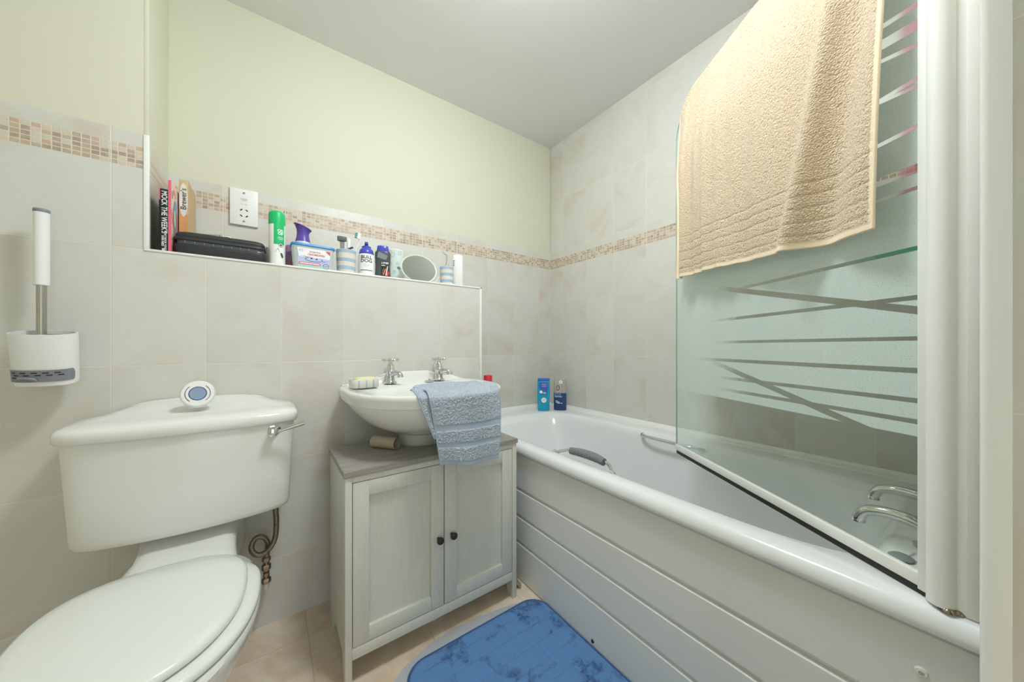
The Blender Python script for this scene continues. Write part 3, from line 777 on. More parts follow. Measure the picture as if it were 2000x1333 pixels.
# raised ogee back
NS = 60; sec = []
def ridge(x):
    X = abs(x-bx); return .842+.018*(1-sstep(.20, .265, X))+.026*(1-sstep(.075, .175, X))
for k in range(NS+1):
    x = bx-.268+.536*k/NS; h = ridge(x)
    sec.append([(x, 1.445, .835), (x, 1.452, .842), (x, 1.458+.004, (h+.842)/2), (x, 1.466, h-.003), (x, 1.471, h), (x, 1.4825, h), (x, 1.4835, .83), (x, 1.46, .825)])
b.loft(sec, 'ceramic', cap0=True, cap1=True, flip=True)
b.build('bowl', bs, angle=55, offset=OF)
b = MB(); rings = [necks(a, c, z, cy=cy) for a, c, z, cy in ((.122, .130, 0, 1.285), (.122, .130, .012, 1.285), (.105, .115, .04, 1.288), (.088, .094, .12, 1.29), (.082, .086, .30, 1.29), (.080, .084, .50, 1.29), (.082, .086, .61, 1.288), (.088, .090, .655, 1.286), (.094, .094, .668, 1.285), (.085, .085, .672, 1.285))]
b.loft(rings, 'ceramic', cap0=True, cap1=True); b.build('pedestal', bs, angle=50, offset=OF)
# taps
def basin_tap(x, y, rz, lab, chain):
    t = thing('basin_tap', lab, 'tap', (x, y, .8425), rz, group='basin taps'); t.scale = (1.2, 1.2, 1.04)
    b = MB(); b.lathe([(.022, .0005), (.022, .004), (.017, .007), (.0145, .012), (.0135, .03), (.015, .042), (.0165, .046), (.0165, .050), (.0145, .053), (.013, .058), (.011, .072), (.0085, .075), (.0065, .078), (.006, .087)], 'chrome', seg=28)
    b.build('body', t)
    b = MB(); b.tube([(0, -.004, .030), (0, -.014, .038), (0, -.025, .042), (0, -.035, .041), (0, -.042, .034), (0, -.0435, .026)], [.010, .010, .0095, .0092, .0095, .0105], 'chrome', 16, 4); b.build('spout', t)
    b = MB(); b.lathe([(.006, .084), (.008, .088), (.0085, .094), (.006, .100), (0, .102)], 'chrome', seg=20)
    for k in range(4):
        a = PI/4+k*PI/2+.2; c, s_ = math.cos(a), math.sin(a)
        b.tube([(.004*c, .004*s_, .093), (.014*c, .014*s_, .093), (.019*c, .019*s_, .093), (.023*c, .023*s_, .093), (.0265*c, .0265*s_, .093), (.0285*c, .0285*s_, .093)], [.0035, .003, .0045, .0065, .0055, .002], 'chrome', 12)
    b.build('cross_handle', t)
basin_tap(.404, 1.425, .55, 'chrome cross-head basin tap on the left, beside the soap dish', 0)
basin_tap(.618, 1.425, .75, 'chrome cross-head basin tap on the right, beside the plug chain', 1)
pcn = thing('basin_plug_chain', 'thin chrome plug chain leaning on the right basin tap', 'chain', (.568, 1.41, .8408))
b = MB(); b.lathe([(.019, 0), (.020, .002), (.020, .005), (.014, .007), (.004, .008), (.004, .013), (0, .014)], 'chrome', (-.002, 0, 0), 26); b.build('plug', pcn)
b = MB(); b.tube([(0, 0, .013), (.008, .002, .035), (.018, .004, .066), (.024, -.002, .090), (.030, -.007, .094)], .0012, 'chrome', 8, 6); b.build('chain', pcn)
# soap dish
sd = thing('soap_dish', 'white ceramic soap dish with blue stripes on the basin corner', 'soap dish', (.285, 1.35, .8425), .12)
b = MB(); NS = 64
rings = [se(0, 0, a, d, 4, z, NS) for a, d, z in ((.046, .032, 0), (.049, .035, .003), (.050, .036, .030), (.048, .034, .0325), (.045, .031, .031), (.044, .030, .018))]
b.loft(rings, 'stripe_cream', cap0=True, cap1=True)
for i in range(len(b.f)):
    if len(b.f[i]) == 4:
        cx_ = sum(b.v[j][0] for j in b.f[i])/4; cz_ = sum(b.v[j][2] for j in b.f[i])/4
        if cz_ < .031 and (cx_+.05) % .026 > .017: b.mi[i] = b.m('stripe_blue')
b.build('dish', sd, angle=50)
b = MB(); rings = [se(.004, 0, a, d, 3, z, 40) for a, d, z in ((.034, .022, .0185), (.037, .024, .022), (.037, .024, .032), (.033, .020, .037), (.02, .01, .0385))]
b.loft(rings, 'yellow_soap', cap0=True, cap1=True); o = single(b, 'soap_bar', 'pale yellow bar of soap inside the striped dish', 'soap', (0, 0, 0)); o.location = (.285, 1.35, .8425); o.rotation_euler = (0, 0, .12)

# blue hand towel, folded double, over the basin front
def towel_blue():
    t = thing('hand_towel', 'pale blue folded hand towel hanging over the basin front', 'towel', (.53, 1.0, .62)); OFt = (.53, 1.0, .62)
    def fronty(x):
        X = min(1, abs(x-bx)/.294); return 1.30-.316*(1-X**2.35)**(1/2.35)
    def sheet(xt0, xt1, xb0, xb1, zb, extra, yback, bands, seed, lift):
        def fn(u, v):
            # v from 0 (bottom) to 1 (back end on the basin)
            vh = .56
            if v < vh:
                f = v/vh; x = (xb0+(xb1-xb0)*u)*(1-f)+(xt0+(xt1-xt0)*u)*f; czf = f*.21
                zl = zb-.018*(u)+.004*math.sin(7*u+seed); z = zl+(.834-zl)*f
                y = fronty((x*f+bx*.6*(1-f)+x*.4*(1-f)))-.007-extra+.006*math.sin(u*9+seed+2*f)*(1-f)-.004*(1-f)
                rad = 0
                dn = Vector((0, -1, 0)); cz = czf
            else:
                f = (v-vh)/(1-vh); x = xt0+(xt1-xt0)*u+.012*f
                y0 = fronty(x)-.007-extra; yy = y0+(yback+.05*(u-.5)-y0)*f
                z = .834+(.0165+extra+lift)*math.sin(min(1, f*5)*PI/2)+.004*math.sin(u*6+f*5+seed)*sstep(0, .3, f)+.0045
                y = yy; dn = Vector((0, -sstep(.3, 0, f) if False else 0, 1)); cz = 9
            p = .0032*noise.noise(Vector((x*260, (z+y)*260, seed)))+.0012*noise.noise(Vector((x*120, (z+y)*120, seed+4)))
            band = 1
            if v < vh:
                for a0, a1 in bands:
                    if a0 < cz < a1: band = 0
            if u < .02 or u > .98 or (v < vh and cz < .012): band = .0
            d = (p*band-(1-band)*.0022)
            return (x+dn.x*d, y+dn.y*d, z+dn.z*d)
        def mf(u, v):
            if u < .02 or u > .98 or v < .03: return 'blue_hem'
            if v < .56:
                cz = v/.56*.21
                for a0, a1 in bands:
                    if a0 < cz < a1: return 'blue_hem'
            return 'blue_terry'
        b = MB(); b.grid(130, 190, fn, 'blue_terry', mf); return b
    o = sheet(.392, .672, .425, .635, .626, .014, 1.18, ((.055, .070), (.108, .128)), 1.0, -.010).build('outer_fold', t, angle=180, offset=OFt)
    s_ = o.modifiers.new('thickness', 'SOLIDIFY'); s_.thickness = .0045; s_.offset = -1
    o = sheet(.365, .60, .405, .60, .716, .0, 1.13, (), 4.0, -.002).build('inner_fold', t, angle=180, offset=OFt)
    s_ = o.modifiers.new('thickness', 'SOLIDIFY'); s_.thickness = .0045; s_.offset = -1
towel_blue()
# cardboard tube on the cabinet
b = MB(); d = Vector((.055, -.075, 0)).normalized(); p0 = Vector((.305, 1.285, .6515)); 
for r, fl in ((.021, False), (.0198, True)):
    a_ = [p0, p0+d*.10]; w = d.cross(Vector((0, 0, 1)))
    rings = [[tuple(p+w*math.cos(2*PI*k/32)*r+Vector((0, 0, 1))*math.sin(2*PI*k/32)*r) for k in range(32)] for p in a_]
    b.loft(rings, 'cardboard', flip=fl)
b.loft([[tuple(p0+d*.10+w*math.cos(2*PI*k/32)*r+Vector((0, 0, 1))*math.sin(2*PI*k/32)*r) for k in range(32)] for r in (.021, .0198)], 'cardboard')
b.loft([[tuple(p0+w*math.cos(2*PI*k/32)*r+Vector((0, 0, 1))*math.sin(2*PI*k/32)*r) for k in range(32)] for r in (.0198, .021)], 'cardboard')
single(b, 'cardboard_tube', 'empty cardboard toilet roll tube on the cabinet top under the basin', 'tube', (.33, 1.25, .6305))

# ---------------------------------------------------------------- ledge items
def rnd_box(b, w, d, h, mat, z0=0, r=.004): b.box(-w/2, w/2, -d/2, d/2, z0, z0+h, mat, r, 3)
# books against the recess side
LZ = SZ+.0035
t = thing('paperback_book', 'black paperback with bold white spine title at the left end of the ledge', 'book', (-.2765, 1.59, LZ), 0)
b = MB(); b.box(-.0105, -.0095, -.076, .076, 0, .202, 'black_ink'); b.box(.0095, .0105, -.076, .076, 0, .202, 'black_ink'); b.box(-.0105, .0105, -.077, -.075, 0, .202, 'black_ink', .0005); b.build('cover', t)
b = MB(); b.box(-.0094, .0094, -.0745, .074, .002, .200, 'paper'); b.build('pages', t)
fy = face_y(-.077)
b = MB(); b.text("MOCK THE WEEK'S", .0015, .128, .0185, fy, 'white_ink', rot=-PI/2, sx=.84, weight=.0003)
b.text("ONLY BOOK YOU'LL\nEVER NEED", .001, .036, .0068, fy, 'white_ink', rot=-PI/2, weight=.0002); b.patch(-.0035, .004, .0035, .0125, fy, 'paper', 1)
b.patch(-.0105, .165, -.0072, .202, fy, 'pink_deep', 1); b.build('spine_title', t)
t = thing('illustrated_book', 'thin pink softcover book with an oval picture on its cover beside the black paperback', 'book', (-.2620, 1.585, LZ), 0)
b = MB(); b.box(-.0035, .0035, -.075, .075, 0, .232, 'pink', .0006); b.build('cover', t)
b = MB(); fx = lambda e: (lambda u, v: (.0036+e, u, v))
b.patch(-.0035, 0, .0035, .232, face_y(-.075), 'pink_deep', 1)
b.disc(-.022, .118, .028, .066, fx(.0003), 'grey_pic', 32); b.disc(-.018, .162, .018, .022, fx(.0006), 'skyblue_ink', 20); b.disc(-.030, .122, .010, .03, fx(.0008), 'paper', 14, .1)
b.disc(-.062, .120, .008, .028, fx(.0003), 'pink_deep', 14, .15); b.disc(-.060, .192, .008, .014, fx(.0003), 'pink_deep', 14); b.disc(-.040, .206, .006, .010, fx(.0003), 'mauve', 14)
b.patch(-.026, .194, -.010, .212, fx(.0003), 'tan_cover', 1); b.ringp(-.064, .038, .010, .015, .003, fx(.0003), 'red_ink'); b.patch(-.074, .0, -.052, .024, fx(.0003), 'pink_deep', 1)
b.build('cover_print', t)
t = thing('reference_book', 'tall tan and orange book with lettering down its spine, behind the black case', 'book', (-.2435, 1.672, LZ), 0)
b = MB(); b.box(-.0115, -.0100, -.072, .072, 0, .274, 'tan_cover'); b.box(.0100, .0115, -.072, .072, 0, .274, 'tan_cover'); b.box(-.0115, .0115, -.073, -.071, 0, .274, 'tan_cover', .0005); b.build('cover', t)
b = MB(); b.box(-.0098, .0098, -.0705, .070, .002, .271, 'paper'); b.build('pages', t)
fy = face_y(-.073); fe = face_y(-.0734)
b = MB(); b.patch(-.0110, .0, .0112, .155, fy, 'orange_cover', 1); b.disc(.0, .205, .0108, .058, fe, 'paper', 24); b.text("Brewer's", .0005, .208, .0205, face_y(-.0738), 'black_ink', rot=PI/2, weight=.0002); b.build('spine_title', t)
# black clamshell case
t = thing('clamshell_case', 'black hard-shell zipped case lying on the ledge in front of the books', 'case', (-.1345, 1.5535, LZ), 0)
b = MB()
def crings(L_): return [se(0, 0, a, d, 7, z, 96) for a, d, z in L_]
b.loft(crings(((.104, .034, 0), (.116, .041, .002), (.121, .0435, .012), (.1215, .044, .030), (.1215, .044, .034), (.1185, .042, .036), (.1175, .041, .037))), 'black_eva', cap0=True, cap1=True); b.build('lower_shell', t, angle=50)
b = MB(); b.loft(crings(((.1175, .041, .0365), (.1150, .0395, .039), (.1150, .0395, .046), (.1170, .041, .0485))), 'charcoal', cap0=True, cap1=True)
for k in range(9): b.box(-.094+k*.0235, -.092+k*.0235, -.0408, -.039, .039, .0465, 'grey_pl', .0004)
b.build('zip_band', t, angle=50)
b = MB(); b.loft(crings(((.1175, .041, .0482), (.1210, .0435, .050), (.1210, .0435, .057), (.1180, .0415, .059), (.1170, .0405, .061), (.1185, .0415, .063), (.1180, .041, .068), (.112, .036, .075), (.100, .028, .079), (.07, .015, .081))), 'black_eva', cap0=True, cap1=True)
b.build('upper_shell', t, angle=50)
# nail clippers lying on the case
t = thing('nail_clippers', 'small steel nail clippers lying on top of the black case', 'nail clippers', (-.160, 1.556, LZ+.0812), .1)
b = MB(); b.box(-.030, .022, -.005, .005, .000, .0022, 'steel', .0008); b.tube([(-.030, 0, .0035), (-.01, 0, .006), (.012, 0, .009), (.022, 0, .007)], .0022, 'steel', 10, 4); b.build('jaws', t)
b = MB(); b.tube([(.022, 0, .004), (.036, .002, .009), (.050, .004, .004)], .002, 'steel', 10, 4); b.lathe([(.004, 0), (.004, .011), (0, .012)], 'steel', (.018, 0, 0), 12); b.build('lever', t)
# shaver socket on the back tiles
t = thing('shaver_socket', 'white square shaver socket plate screwed to the back wall tiles', 'socket', (-.0885, YB, 1.567), 0)
b = MB(); b.box(-.0455, .0455, -.011, -.0005, -.074, .074, 'white', .002, 3); b.build('faceplate', t)
b = MB(); fy = face_y(-.011)
for u, v, r in ((-.009, -.012, .7), (.009, -.012, -.7), (-.009, -.036, -.7), (.009, -.036, .7)):
    c, s_ = math.cos(r), math.sin(r); b.poly([(u+a*c-d*s_, v+a*s_+d*c) for a, d in ((-.0045, -.0022), (.0045, -.0022), (.0045, .0022), (-.0045, .0022))], fy, 'black_ink')
b.build('pin_slots', t)
for v in (.058, -.058):
    b = MB(); b.lathe([(.0042, 0), (.004, .0016), (0, .002)], 'steel', (0, -.011, v), 16, axis=(0, -1, 0)); b.patch(-.003, v-.0005, .003, v+.0005, face_y(-.013), 'black_ink', 1); b.build('screw', t)
b = MB(); b.text("SHAVERS\nONLY", 0, .030, .0062, fy, 'grey_pl'); b.text("115V   230V", 0, .012, .0045, fy, 'grey_pl'); b.build('marking', t)
# green aerosol
x, y = .0195, 1.555; R = .0262
t = thing('aerosol_can', 'tall green and white aerosol can standing on the ledge', 'can', (x, y, LZ), facing(x, y)*.5)
b = MB(); b.lathe([(R-.002, 0), (R, .002), (R, .158), (R-.001, .160)], 'white', seg=40)
fm = cyl(R); b.patch(-.010, .082, .026, .160, fm, 'green', 12); b.patch(-.040, .158, .040, .160, fm, 'green', 20)
b.poly([(-.030, .074), (.004, .070), (.012, .045), (-.006, .055), (-.026, .056)], cyl(R, .0006), 'pale_green')
b.disc(.012, .080, .0075, .0075, cyl(R, .0008), 'charcoal', 20); b.disc(.012, .080, .0062, .0062, cyl(R, .0010), 'paper', 20); b.disc(.012, .080, .0035, .0035, cyl(R, .0012), 'charcoal', 12)
b.text("CO\nOP", .0115, .128, .0135, cyl(R, .0008), 'white_ink', weight=.0006, line=.80)
for k, wd in enumerate((.016, .020, .013)): b.patch(.012-wd/2, .109-.0042*k, .012+wd/2, .1103-.0042*k, cyl(R, .0008), 'white_ink', 4)
b.disc(.016, .042, .004, .010, cyl(R, .0008), 'charcoal', 14, .3)
b.build('can_body', t)
b = MB(); b.lathe([(R+.0006, .160), (R+.0006, .196), (R-.001, .203), (R-.006, .209), (.010, .212), (0, .2125)], 'green', seg=40); b.build('cap', t)
# brown razor head tucked behind the can and mauve shaver
x, y = -.006, 1.68
t = thing('comb', 'thin brown comb standing upright against the tiles left of the aerosol can', 'comb', (-.012, 1.64, LZ), 0)
b = MB(); b.box(-.004, .004, -.002, .002, 0, .092, 'cardboard', .0015); b.build('comb_back', t)
b = MB()
for k in range(20): b.box(.004, .012, -.001, .001, .006+k*.004, .008+k*.004, 'cardboard')
b.build('teeth', t)
x, y = .072, 1.60
t = thing('electric_epilator', 'flat mauve plastic grooming device between the aerosol can and the white box', 'grooming device', (.066, 1.605, LZ), facing(x, y))
b = MB(); b.prism([(-.018, .002), (.010, .0), (.013, .03), (.016, .06), (.020, .085), (.018, .096), (-.010, .103), (-.018, .098)], -.012, .012, 'mauve', axis=1, bevel=.003); b.build('body', t)
b = MB(); b.patch(-.018, 0, -.011, .022, face_y(-.0121), 'blue_lid', 1); b.build('blue_band', t)
b = MB(); b.patch(-.012, .06, -.002, .075, face_y(-.0121), 'purple', 1); b.build('switch', t)
# purple air freshener
x, y = .110, 1.655
t = thing('air_freshener', 'purple waisted air freshener with a pale base behind the white box', 'air freshener', (x, y, LZ), facing(x, y))
b = MB(); b.lathe([(.026, 0), (.031, .004), (.033, .06), (.031, .11), (.027, .135)], 'pale_blue_pl', seg=36); b.build('base', t)
b = MB(); rings = []
for r, z in ((.0312, .100), (.0302, .118), (.0262, .140), (.0225, .158), (.0215, .170), (.0225, .182), (.0275, .193), (.0315, .199), (.0305, .201), (.012, .199)):
    tilt = .38*sstep(.15, .2, z)
    rings.append([(r*math.cos(a)*1.02, r*math.sin(a)*.8, z-r*math.cos(a)*tilt-(r*math.cos(a)*.45 if z < .101 else 0)) for a in [2*PI*k/36 for k in range(36)]])
b.loft(rings, 'purple', cap1=True); b.build('nozzle', t, angle=50)
# dehumidifier tub
x, y = .136, 1.545
t = thing('dehumidifier_tub', 'white printed plastic tub with a bright blue lid on the ledge', 'tub', (x, y, LZ), .04)
b = MB(); rings = [se(0, 0, a, d, 7, z, 72) for a, d, z in ((.062, .026, 0), (.065, .029, .003), (.071, .0335, .086), (.072, .0345, .088))]
b.loft(rings, 'pale_blue_pl', cap0=True, cap1=True); b.build('tub_body', t, angle=50)
b = MB(); rings = [se(0, 0, a, d, 7, z, 72) for a, d, z in ((.0735, .036, .0865), (.0755, .038, .0875), (.0755, .038, .0935), (.0735, .036, .0955), (.05, .02, .0975))]
b.loft(rings, 'blue_lid', cap0=True, cap1=True); b.build('lid', t, angle=50)
fr = lambda u, v: (u, -.0290-.0045*(v/.086)-.0009, v)
fr2 = lambda u, v: (u, -.0290-.0045*(v/.086)-.0013, v)
b = MB(); b.poly([(-.052, .006), (.052, .006), (.057, .078), (-.056, .078)], fr, 'lilac'); b.poly([(-.050, .045), (.055, .045), (.057, .078), (-.056, .078)], lambda u, v: (u, fr(u, v)[1]-.0001, v), 'white_ink')
b.poly([(-.052, .006), (.052, .006), (.052, .014), (-.052, .014)], fr2, 'mint_dot')
b.text("interior", .004, .0665, .0125, fr2, 'navy', sx=1.0); b.text("DEHUMIDIFIER", .008, .0555, .0098, fr2, 'red_ink', sx=.9, weight=.0003)
b.text("ALFA\nPLUS", -.043, .068, .006, fr2, 'skyblue_ink')
b.ringp(.000, .037, .030, .0085, .0020, fr2, 'navy', PI*.75, PI*2.2); b.disc(-.008, .041, .003, .003, fr2, 'navy'); b.disc(.009, .040, .003, .003, fr2, 'navy')
b.poly([(-.050, .050), (-.02, .0445), (0, .044), (-.02, .0462)], fr2, 'navy'); b.poly([(.03, .0335), (.052, .038), (.03, .0315)], fr2, 'navy')
b.patch(-.050, .016, .022, .0245, fr2, 'red_ink', 1); b.patch(-.047, .0185, .019, .022, lambda u, v: (u, fr2(u, v)[1]-.0003, v), 'white_ink', 1)
b.ringp(.042, .0165, .0105, .0105, .0016, fr2, 'navy'); b.text("100%", .042, .0165, .0058, fr2, 'navy')
b.poly([(.038, .076), (.056, .076), (.056, .060)], fr2, 'red_ink')
b.build('label', t)
# striped tumbler
def stripes(R0, R1, H, bands, base='stripe_cream', stripe='stripe_blue', seg=36, wall=.003):
    b = MB(); zs = [0]; segs = []
    cuts = sorted(set([.002, H]+[v for bd in bands for v in bd]))
    prof = [(R0-.003, 0), (R0, .002)]
    rad = lambda z: R0+(R1-R0)*z/H
    last = .002
    b.lathe([(R0-.003, 0), (R0, .002)], base, seg=seg, cap=True)
    for c_ in cuts[1:]:
        mid = (last+c_)/2; mat = stripe if any(a < mid < d for a, d in bands) else base
        b.lathe([(rad(last), last), (rad(c_), c_)], mat, seg=seg, cap=False); last = c_
    return b
x, y = .2585, 1.560
t = thing('striped_tumbler', 'cream and blue striped tumbler holding the razor and toothbrush', 'tumbler', (x, y, LZ), facing(x, y))
b = stripes(.034, .0385, .102, [(.018, .034), (.052, .066), (.088, .102)])
b.lathe([(.0385, .102), (.0375, .103), (.036, .102), (.033, .006), (0, .005)], 'stripe_cream', seg=36, cap=False); b.build('cup', t)
x, y = .242, 1.552
t = thing('safety_razor', 'grey cartridge razor with yellow-green side standing in the striped tumbler', 'razor', (x, y, LZ+.012), facing(x, y))
b = MB(); b.prism([(-.0035, 0), (.0045, 0), (.009, .10), (.0095, .125), (-.0085, .128), (-.0075, .10)], -.004, .004, 'grey_pl', axis=1, bevel=.001); b.prism([(-.0115, .09), (-.0075, .09), (-.0085, .128), (-.0125, .128)], -.0035, .0035, 'yellow_soap', axis=1); b.build('handle', t)
b = MB(); b.box(-.0175, .0175, -.0085, .001, .126, .146, 'charcoal', .002)
for k in range(3): b.box(-.015, .015, -.0095, -.0083, .130+k*.005, .1315+k*.005, 'steel')
b.build('razor_head', t)
x, y = .268, 1.566
t = thing('second_razor', 'small black and pink razor tilted behind the cartridge razor', 'razor', (x, y, LZ+.012), facing(x, y))
b = MB(); b.tube([(-.010, 0, .002), (.003, .002, .08), (.006, .002, .102)], .003, 'pink', 10); b.build('handle', t)
b = MB(); b.box(-.012, .010, -.003, .003, -.003, .004, 'black_pl', .001, 2, Matrix.Translation((.010, 0, .106)) @ Matrix.Rotation(-.5, 4, 'Y')); b.build('razor_head', t)
x, y = .280, 1.570
t = thing('toothpaste_tube', 'slim white upright tube in the striped tumbler', 'tube', (.272, 1.577, LZ+.012), facing(x, y))
b = MB(); b.lathe([(.007, 0), (.0075, .09), (.0070, .145), (.004, .150)], 'white', seg=20); b.build('tube_body', t)
t = thing('toothbrush', 'white toothbrush with teal bristles leaning right in the striped tumbler', 'toothbrush', (.272, 1.550, LZ+.012), facing(.272, 1.55))
b = MB(); b.tube([(-.012, 0, .0), (.006, 0, .05), (.022, -.002, .098), (.034, -.002, .132), (.040, -.002, .165)], [.005, .0045, .003, .0028, .0045], 'white', 12, 5); b.build('handle', t)
b = MB(); b.box(-.006, .006, -.009, -.001, -.013, .013, 'white', .002, 2, Matrix.Translation((.034, -.004, .155)) @ Matrix.Rotation(.2, 4, 'Y'))
for k in range(3): b.box(-.0115, -.003, -.008, -.001, -.011+k*.0085, -.0055+k*.0085, 'teal_ink', .0005, 1, Matrix.Translation((.031, -.005, .155)) @ Matrix.Rotation(.2, 4, 'Y'))
b.build('bristles', t)
t['label'] = 'white toothbrush with teal bristles leaning right in the striped tumbler'
# white foaming bottle
x, y = .344, 1.580; R = .0335
t = thing('face_wash_bottle', 'white bottle with a purple-blue pump cap and black lettering on the ledge', 'bottle', (x, y, LZ), facing(x, y))
b = MB(); b.lathe([(R-.003, 0), (R, .003), (R, .098), (R-.002, .102), (.028, .104)], 'white', seg=40); fm = cyl(R, .0006)
b.text("BULL\nDOG", .0, .0785, .0190, fm, 'black_ink', weight=.0004, line=.86, sx=1.12); 
for k, wd in ((0, .026), (1, .020)): b.patch(-wd/2, .0535-.006*k, wd/2, .0545-.006*k, fm, 'grey_pl', 5)
b.patch(-.027, .0285, .027, .0312, fm, 'navy', 8); b.build('bottle_body', t)
b = MB(); b.lathe([(.0305, .102), (.0300, .112), (.0270, .123), (.020, .130), (.0185, .131), (.0185, .139), (.012, .142), (.0085, .143), (.008, .150)], 'blue_cap', seg=32); b.box(-.007, .007, -.015, .008, .148, .158, 'blue_cap', .002); b.build('pump_cap', t)
# dark shower gel
x, y = .414, 1.580
t = thing('shower_gel_bottle', 'charcoal shower gel bottle with white lettering and a blue cap on the ledge', 'bottle', (x, y, LZ), facing(x, y))
b = MB(); rings = [se(0, 0, a, d, 3.2, z, 56) for a, d, z in ((.031, .016, 0), (.0335, .018, .003), (.0325, .018, .03), (.0315, .017, .06), (.0335, .0185, .10), (.0335, .0185, .120), (.030, .017, .128))]
b.loft(rings, 'charcoal', cap0=True, cap1=True); b.build('bottle_body', t, angle=50)
b = MB(); rings = [se(0, 0, a, d, 3, z, 48) for a, d, z in ((.026, .016, .1265), (.0255, .0165, .135), (.0235, .016, .150), (.022, .0145, .153), (.01, .005, .154))]
b.loft(rings, 'blue_cap', cap0=True, cap1=True); b.build('cap', t, angle=50)
f1 = lambda e: (lambda u, v: (u, -.0185-e-.0006+abs(u)**3*60, v))
b = MB(); b.patch(-.008, .004, .026, .082, f1(.0003), 'black_ink', 6); b.text("LYNX", .009, .0735, .0125, f1(.0008), 'white_ink', weight=.0004, sx=.95)
b.patch(-.006, .0615, .010, .0645, f1(.0008), 'white_ink', 2)
b.poly([(-.002, .022), (.010, .050), (.014, .046), (.004, .02)], f1(.0008), 'orange_ink'); b.poly([(-.003, .026), (.000, .045), (.005, .050)], f1(.0009), 'teal_ink')
b.poly([(.010, .018), (.018, .060), (.022, .062), (.016, .018)], f1(.0010), 'paper'); b.disc(.0215, .026, .004, .012, f1(.0009), 'red', 14, -.3)
b.patch(-.007, .005, .016, .014, f1(.0009), 'paper', 3); b.poly([(-.024, .098), (.012, .088), (.022, .108), (-.018, .125)], f1(.0006), 'grey_pl'); b.build('label', t)
# mint patterned roll
x, y = .512, 1.712; R = .0400
t = thing('toilet_roll_pack', 'mint-patterned white roll standing on end behind the round mirror', 'roll', (x, y, LZ), facing(x, y))
b = MB(); b.lathe([(R-.004, 0), (R, .004), (R, .176), (R-.005, .181), (.012, .182)], 'mint', seg=40); fm = cyl(R, .0006)
for u, v, r in ((-.016, .150, .012), (.018, .158, .010), (.008, .108, .009), (-.030, .105, .010), (-.008, .065, .009), (.024, .075, .010), (-.026, .035, .011), (.006, .02, .010)): b.disc(u, v, r, r, fm, 'mint_dot', 16)
b.build('wrapper', t)
# round mirror on a stand
x, y = .580, 1.570
t = thing('shaving_mirror', 'round white-framed tabletop mirror tilted on its stand on the ledge', 'mirror', (x, y, LZ), facing(x, y)-.28)
T = Matrix.Translation((0, -.004, .069)) @ Matrix.Rotation(.50, 4, 'Y') @ Matrix.Rotation(-.30, 4, 'X') @ Matrix.Diagonal((1.2, 1, .92, 1))
def mm(r, d, n=56): return [tuple(T @ Vector((r*math.cos(2*PI*k/n), d, r*math.sin(2*PI*k/n)))) for k in range(n)]
b = MB(); b.loft([mm(.060, .004), mm(.0725, .003), mm(.0745, 0), mm(.0735, -.005), mm(.0705, -.006), mm(.0690, -.003)], 'white', cap0=True); b.build('frame', t, angle=50, recalc=True)
b = MB(); b.add(mm(.0695, -.0032), [tuple(range(56))], 'mirror'); b.build('mirror_glass', t, smooth=False)
b = MB(); b.tube([(-.098, .006, .075), (-.093, .010, .045), (-.078, .014, .015), (-.055, .016, .004), (0, .022, .003), (.055, .016, .004), (.080, .014, .015), (.092, .010, .035)], .004, 'white', 12, 5)
b.lathe([(.007, 0), (.007, .006), (.004, .008)], 'grey_pl', (-.098, .0, .076), 14, axis=(0, -1, 0)); b.tube([(-.098, .002, .075), (-.083, 0, .073)], .003, 'white', 8)
b.box(-.045, .045, .012, .045, 0, .004, 'white', .0015); b.build('stand', t)
# striped soap dispenser
x, y = .728, 1.580
t = thing('soap_dispenser', 'blue and cream striped pump soap dispenser on the ledge', 'soap dispenser', (x, y, LZ), facing(x, y))
b = stripes(.033, .034, .100, [(.020, .035), (.053, .067), (.085, .098)]); b.lathe([(.034, .100), (.031, .103), (.012, .104), (0, .104)], 'stripe_blue', seg=36, cap=False); b.build('container', t)
b = MB(); b.lathe([(.011, .103), (.011, .112), (.006, .114), (.0045, .130)], 'chrome', seg=20); b.tube([(0, 0, .125), (.0, 0, .155), (-.003, -.002, .163), (-.012, -.006, .168), (-.024, -.010, .176)], [.0045, .004, .004, .0035, .003], 'chrome', 12, 5); b.build('pump', t)
# slim white bottle at the end
x, y = .800, 1.600
t = thing('slim_white_bottle', 'slim white bottle with a dark blue foot at the right end of the ledge', 'bottle', (x, y, LZ), facing(x, y))
b = MB(); rings = [se(0, 0, a, d, 3, z, 40) for a, d, z in ((.0255, .016, .005), (.027, .018, .008), (.027, .018, .165), (.024, .015, .176), (.012, .008, .180))]
b.loft(rings, 'white', cap0=True, cap1=True)
for k in range(4): b.poly([(-.024, .118+k*.008), (-.012, .121+k*.008), (-.012, .124+k*.008), (-.024, .121+k*.008)], lambda u, v: (u, -.0165, v), 'charcoal')
b.build('bottle_body', t, angle=50)
b = MB(); rings = [se(0, 0, a, d, 3, z, 40) for a, d, z in ((.0245, .015, 0), (.026, .0165, .001), (.026, .0165, .006))]; b.loft(rings, 'navy', cap0=True, cap1=True); b.build('foot', t, angle=50)

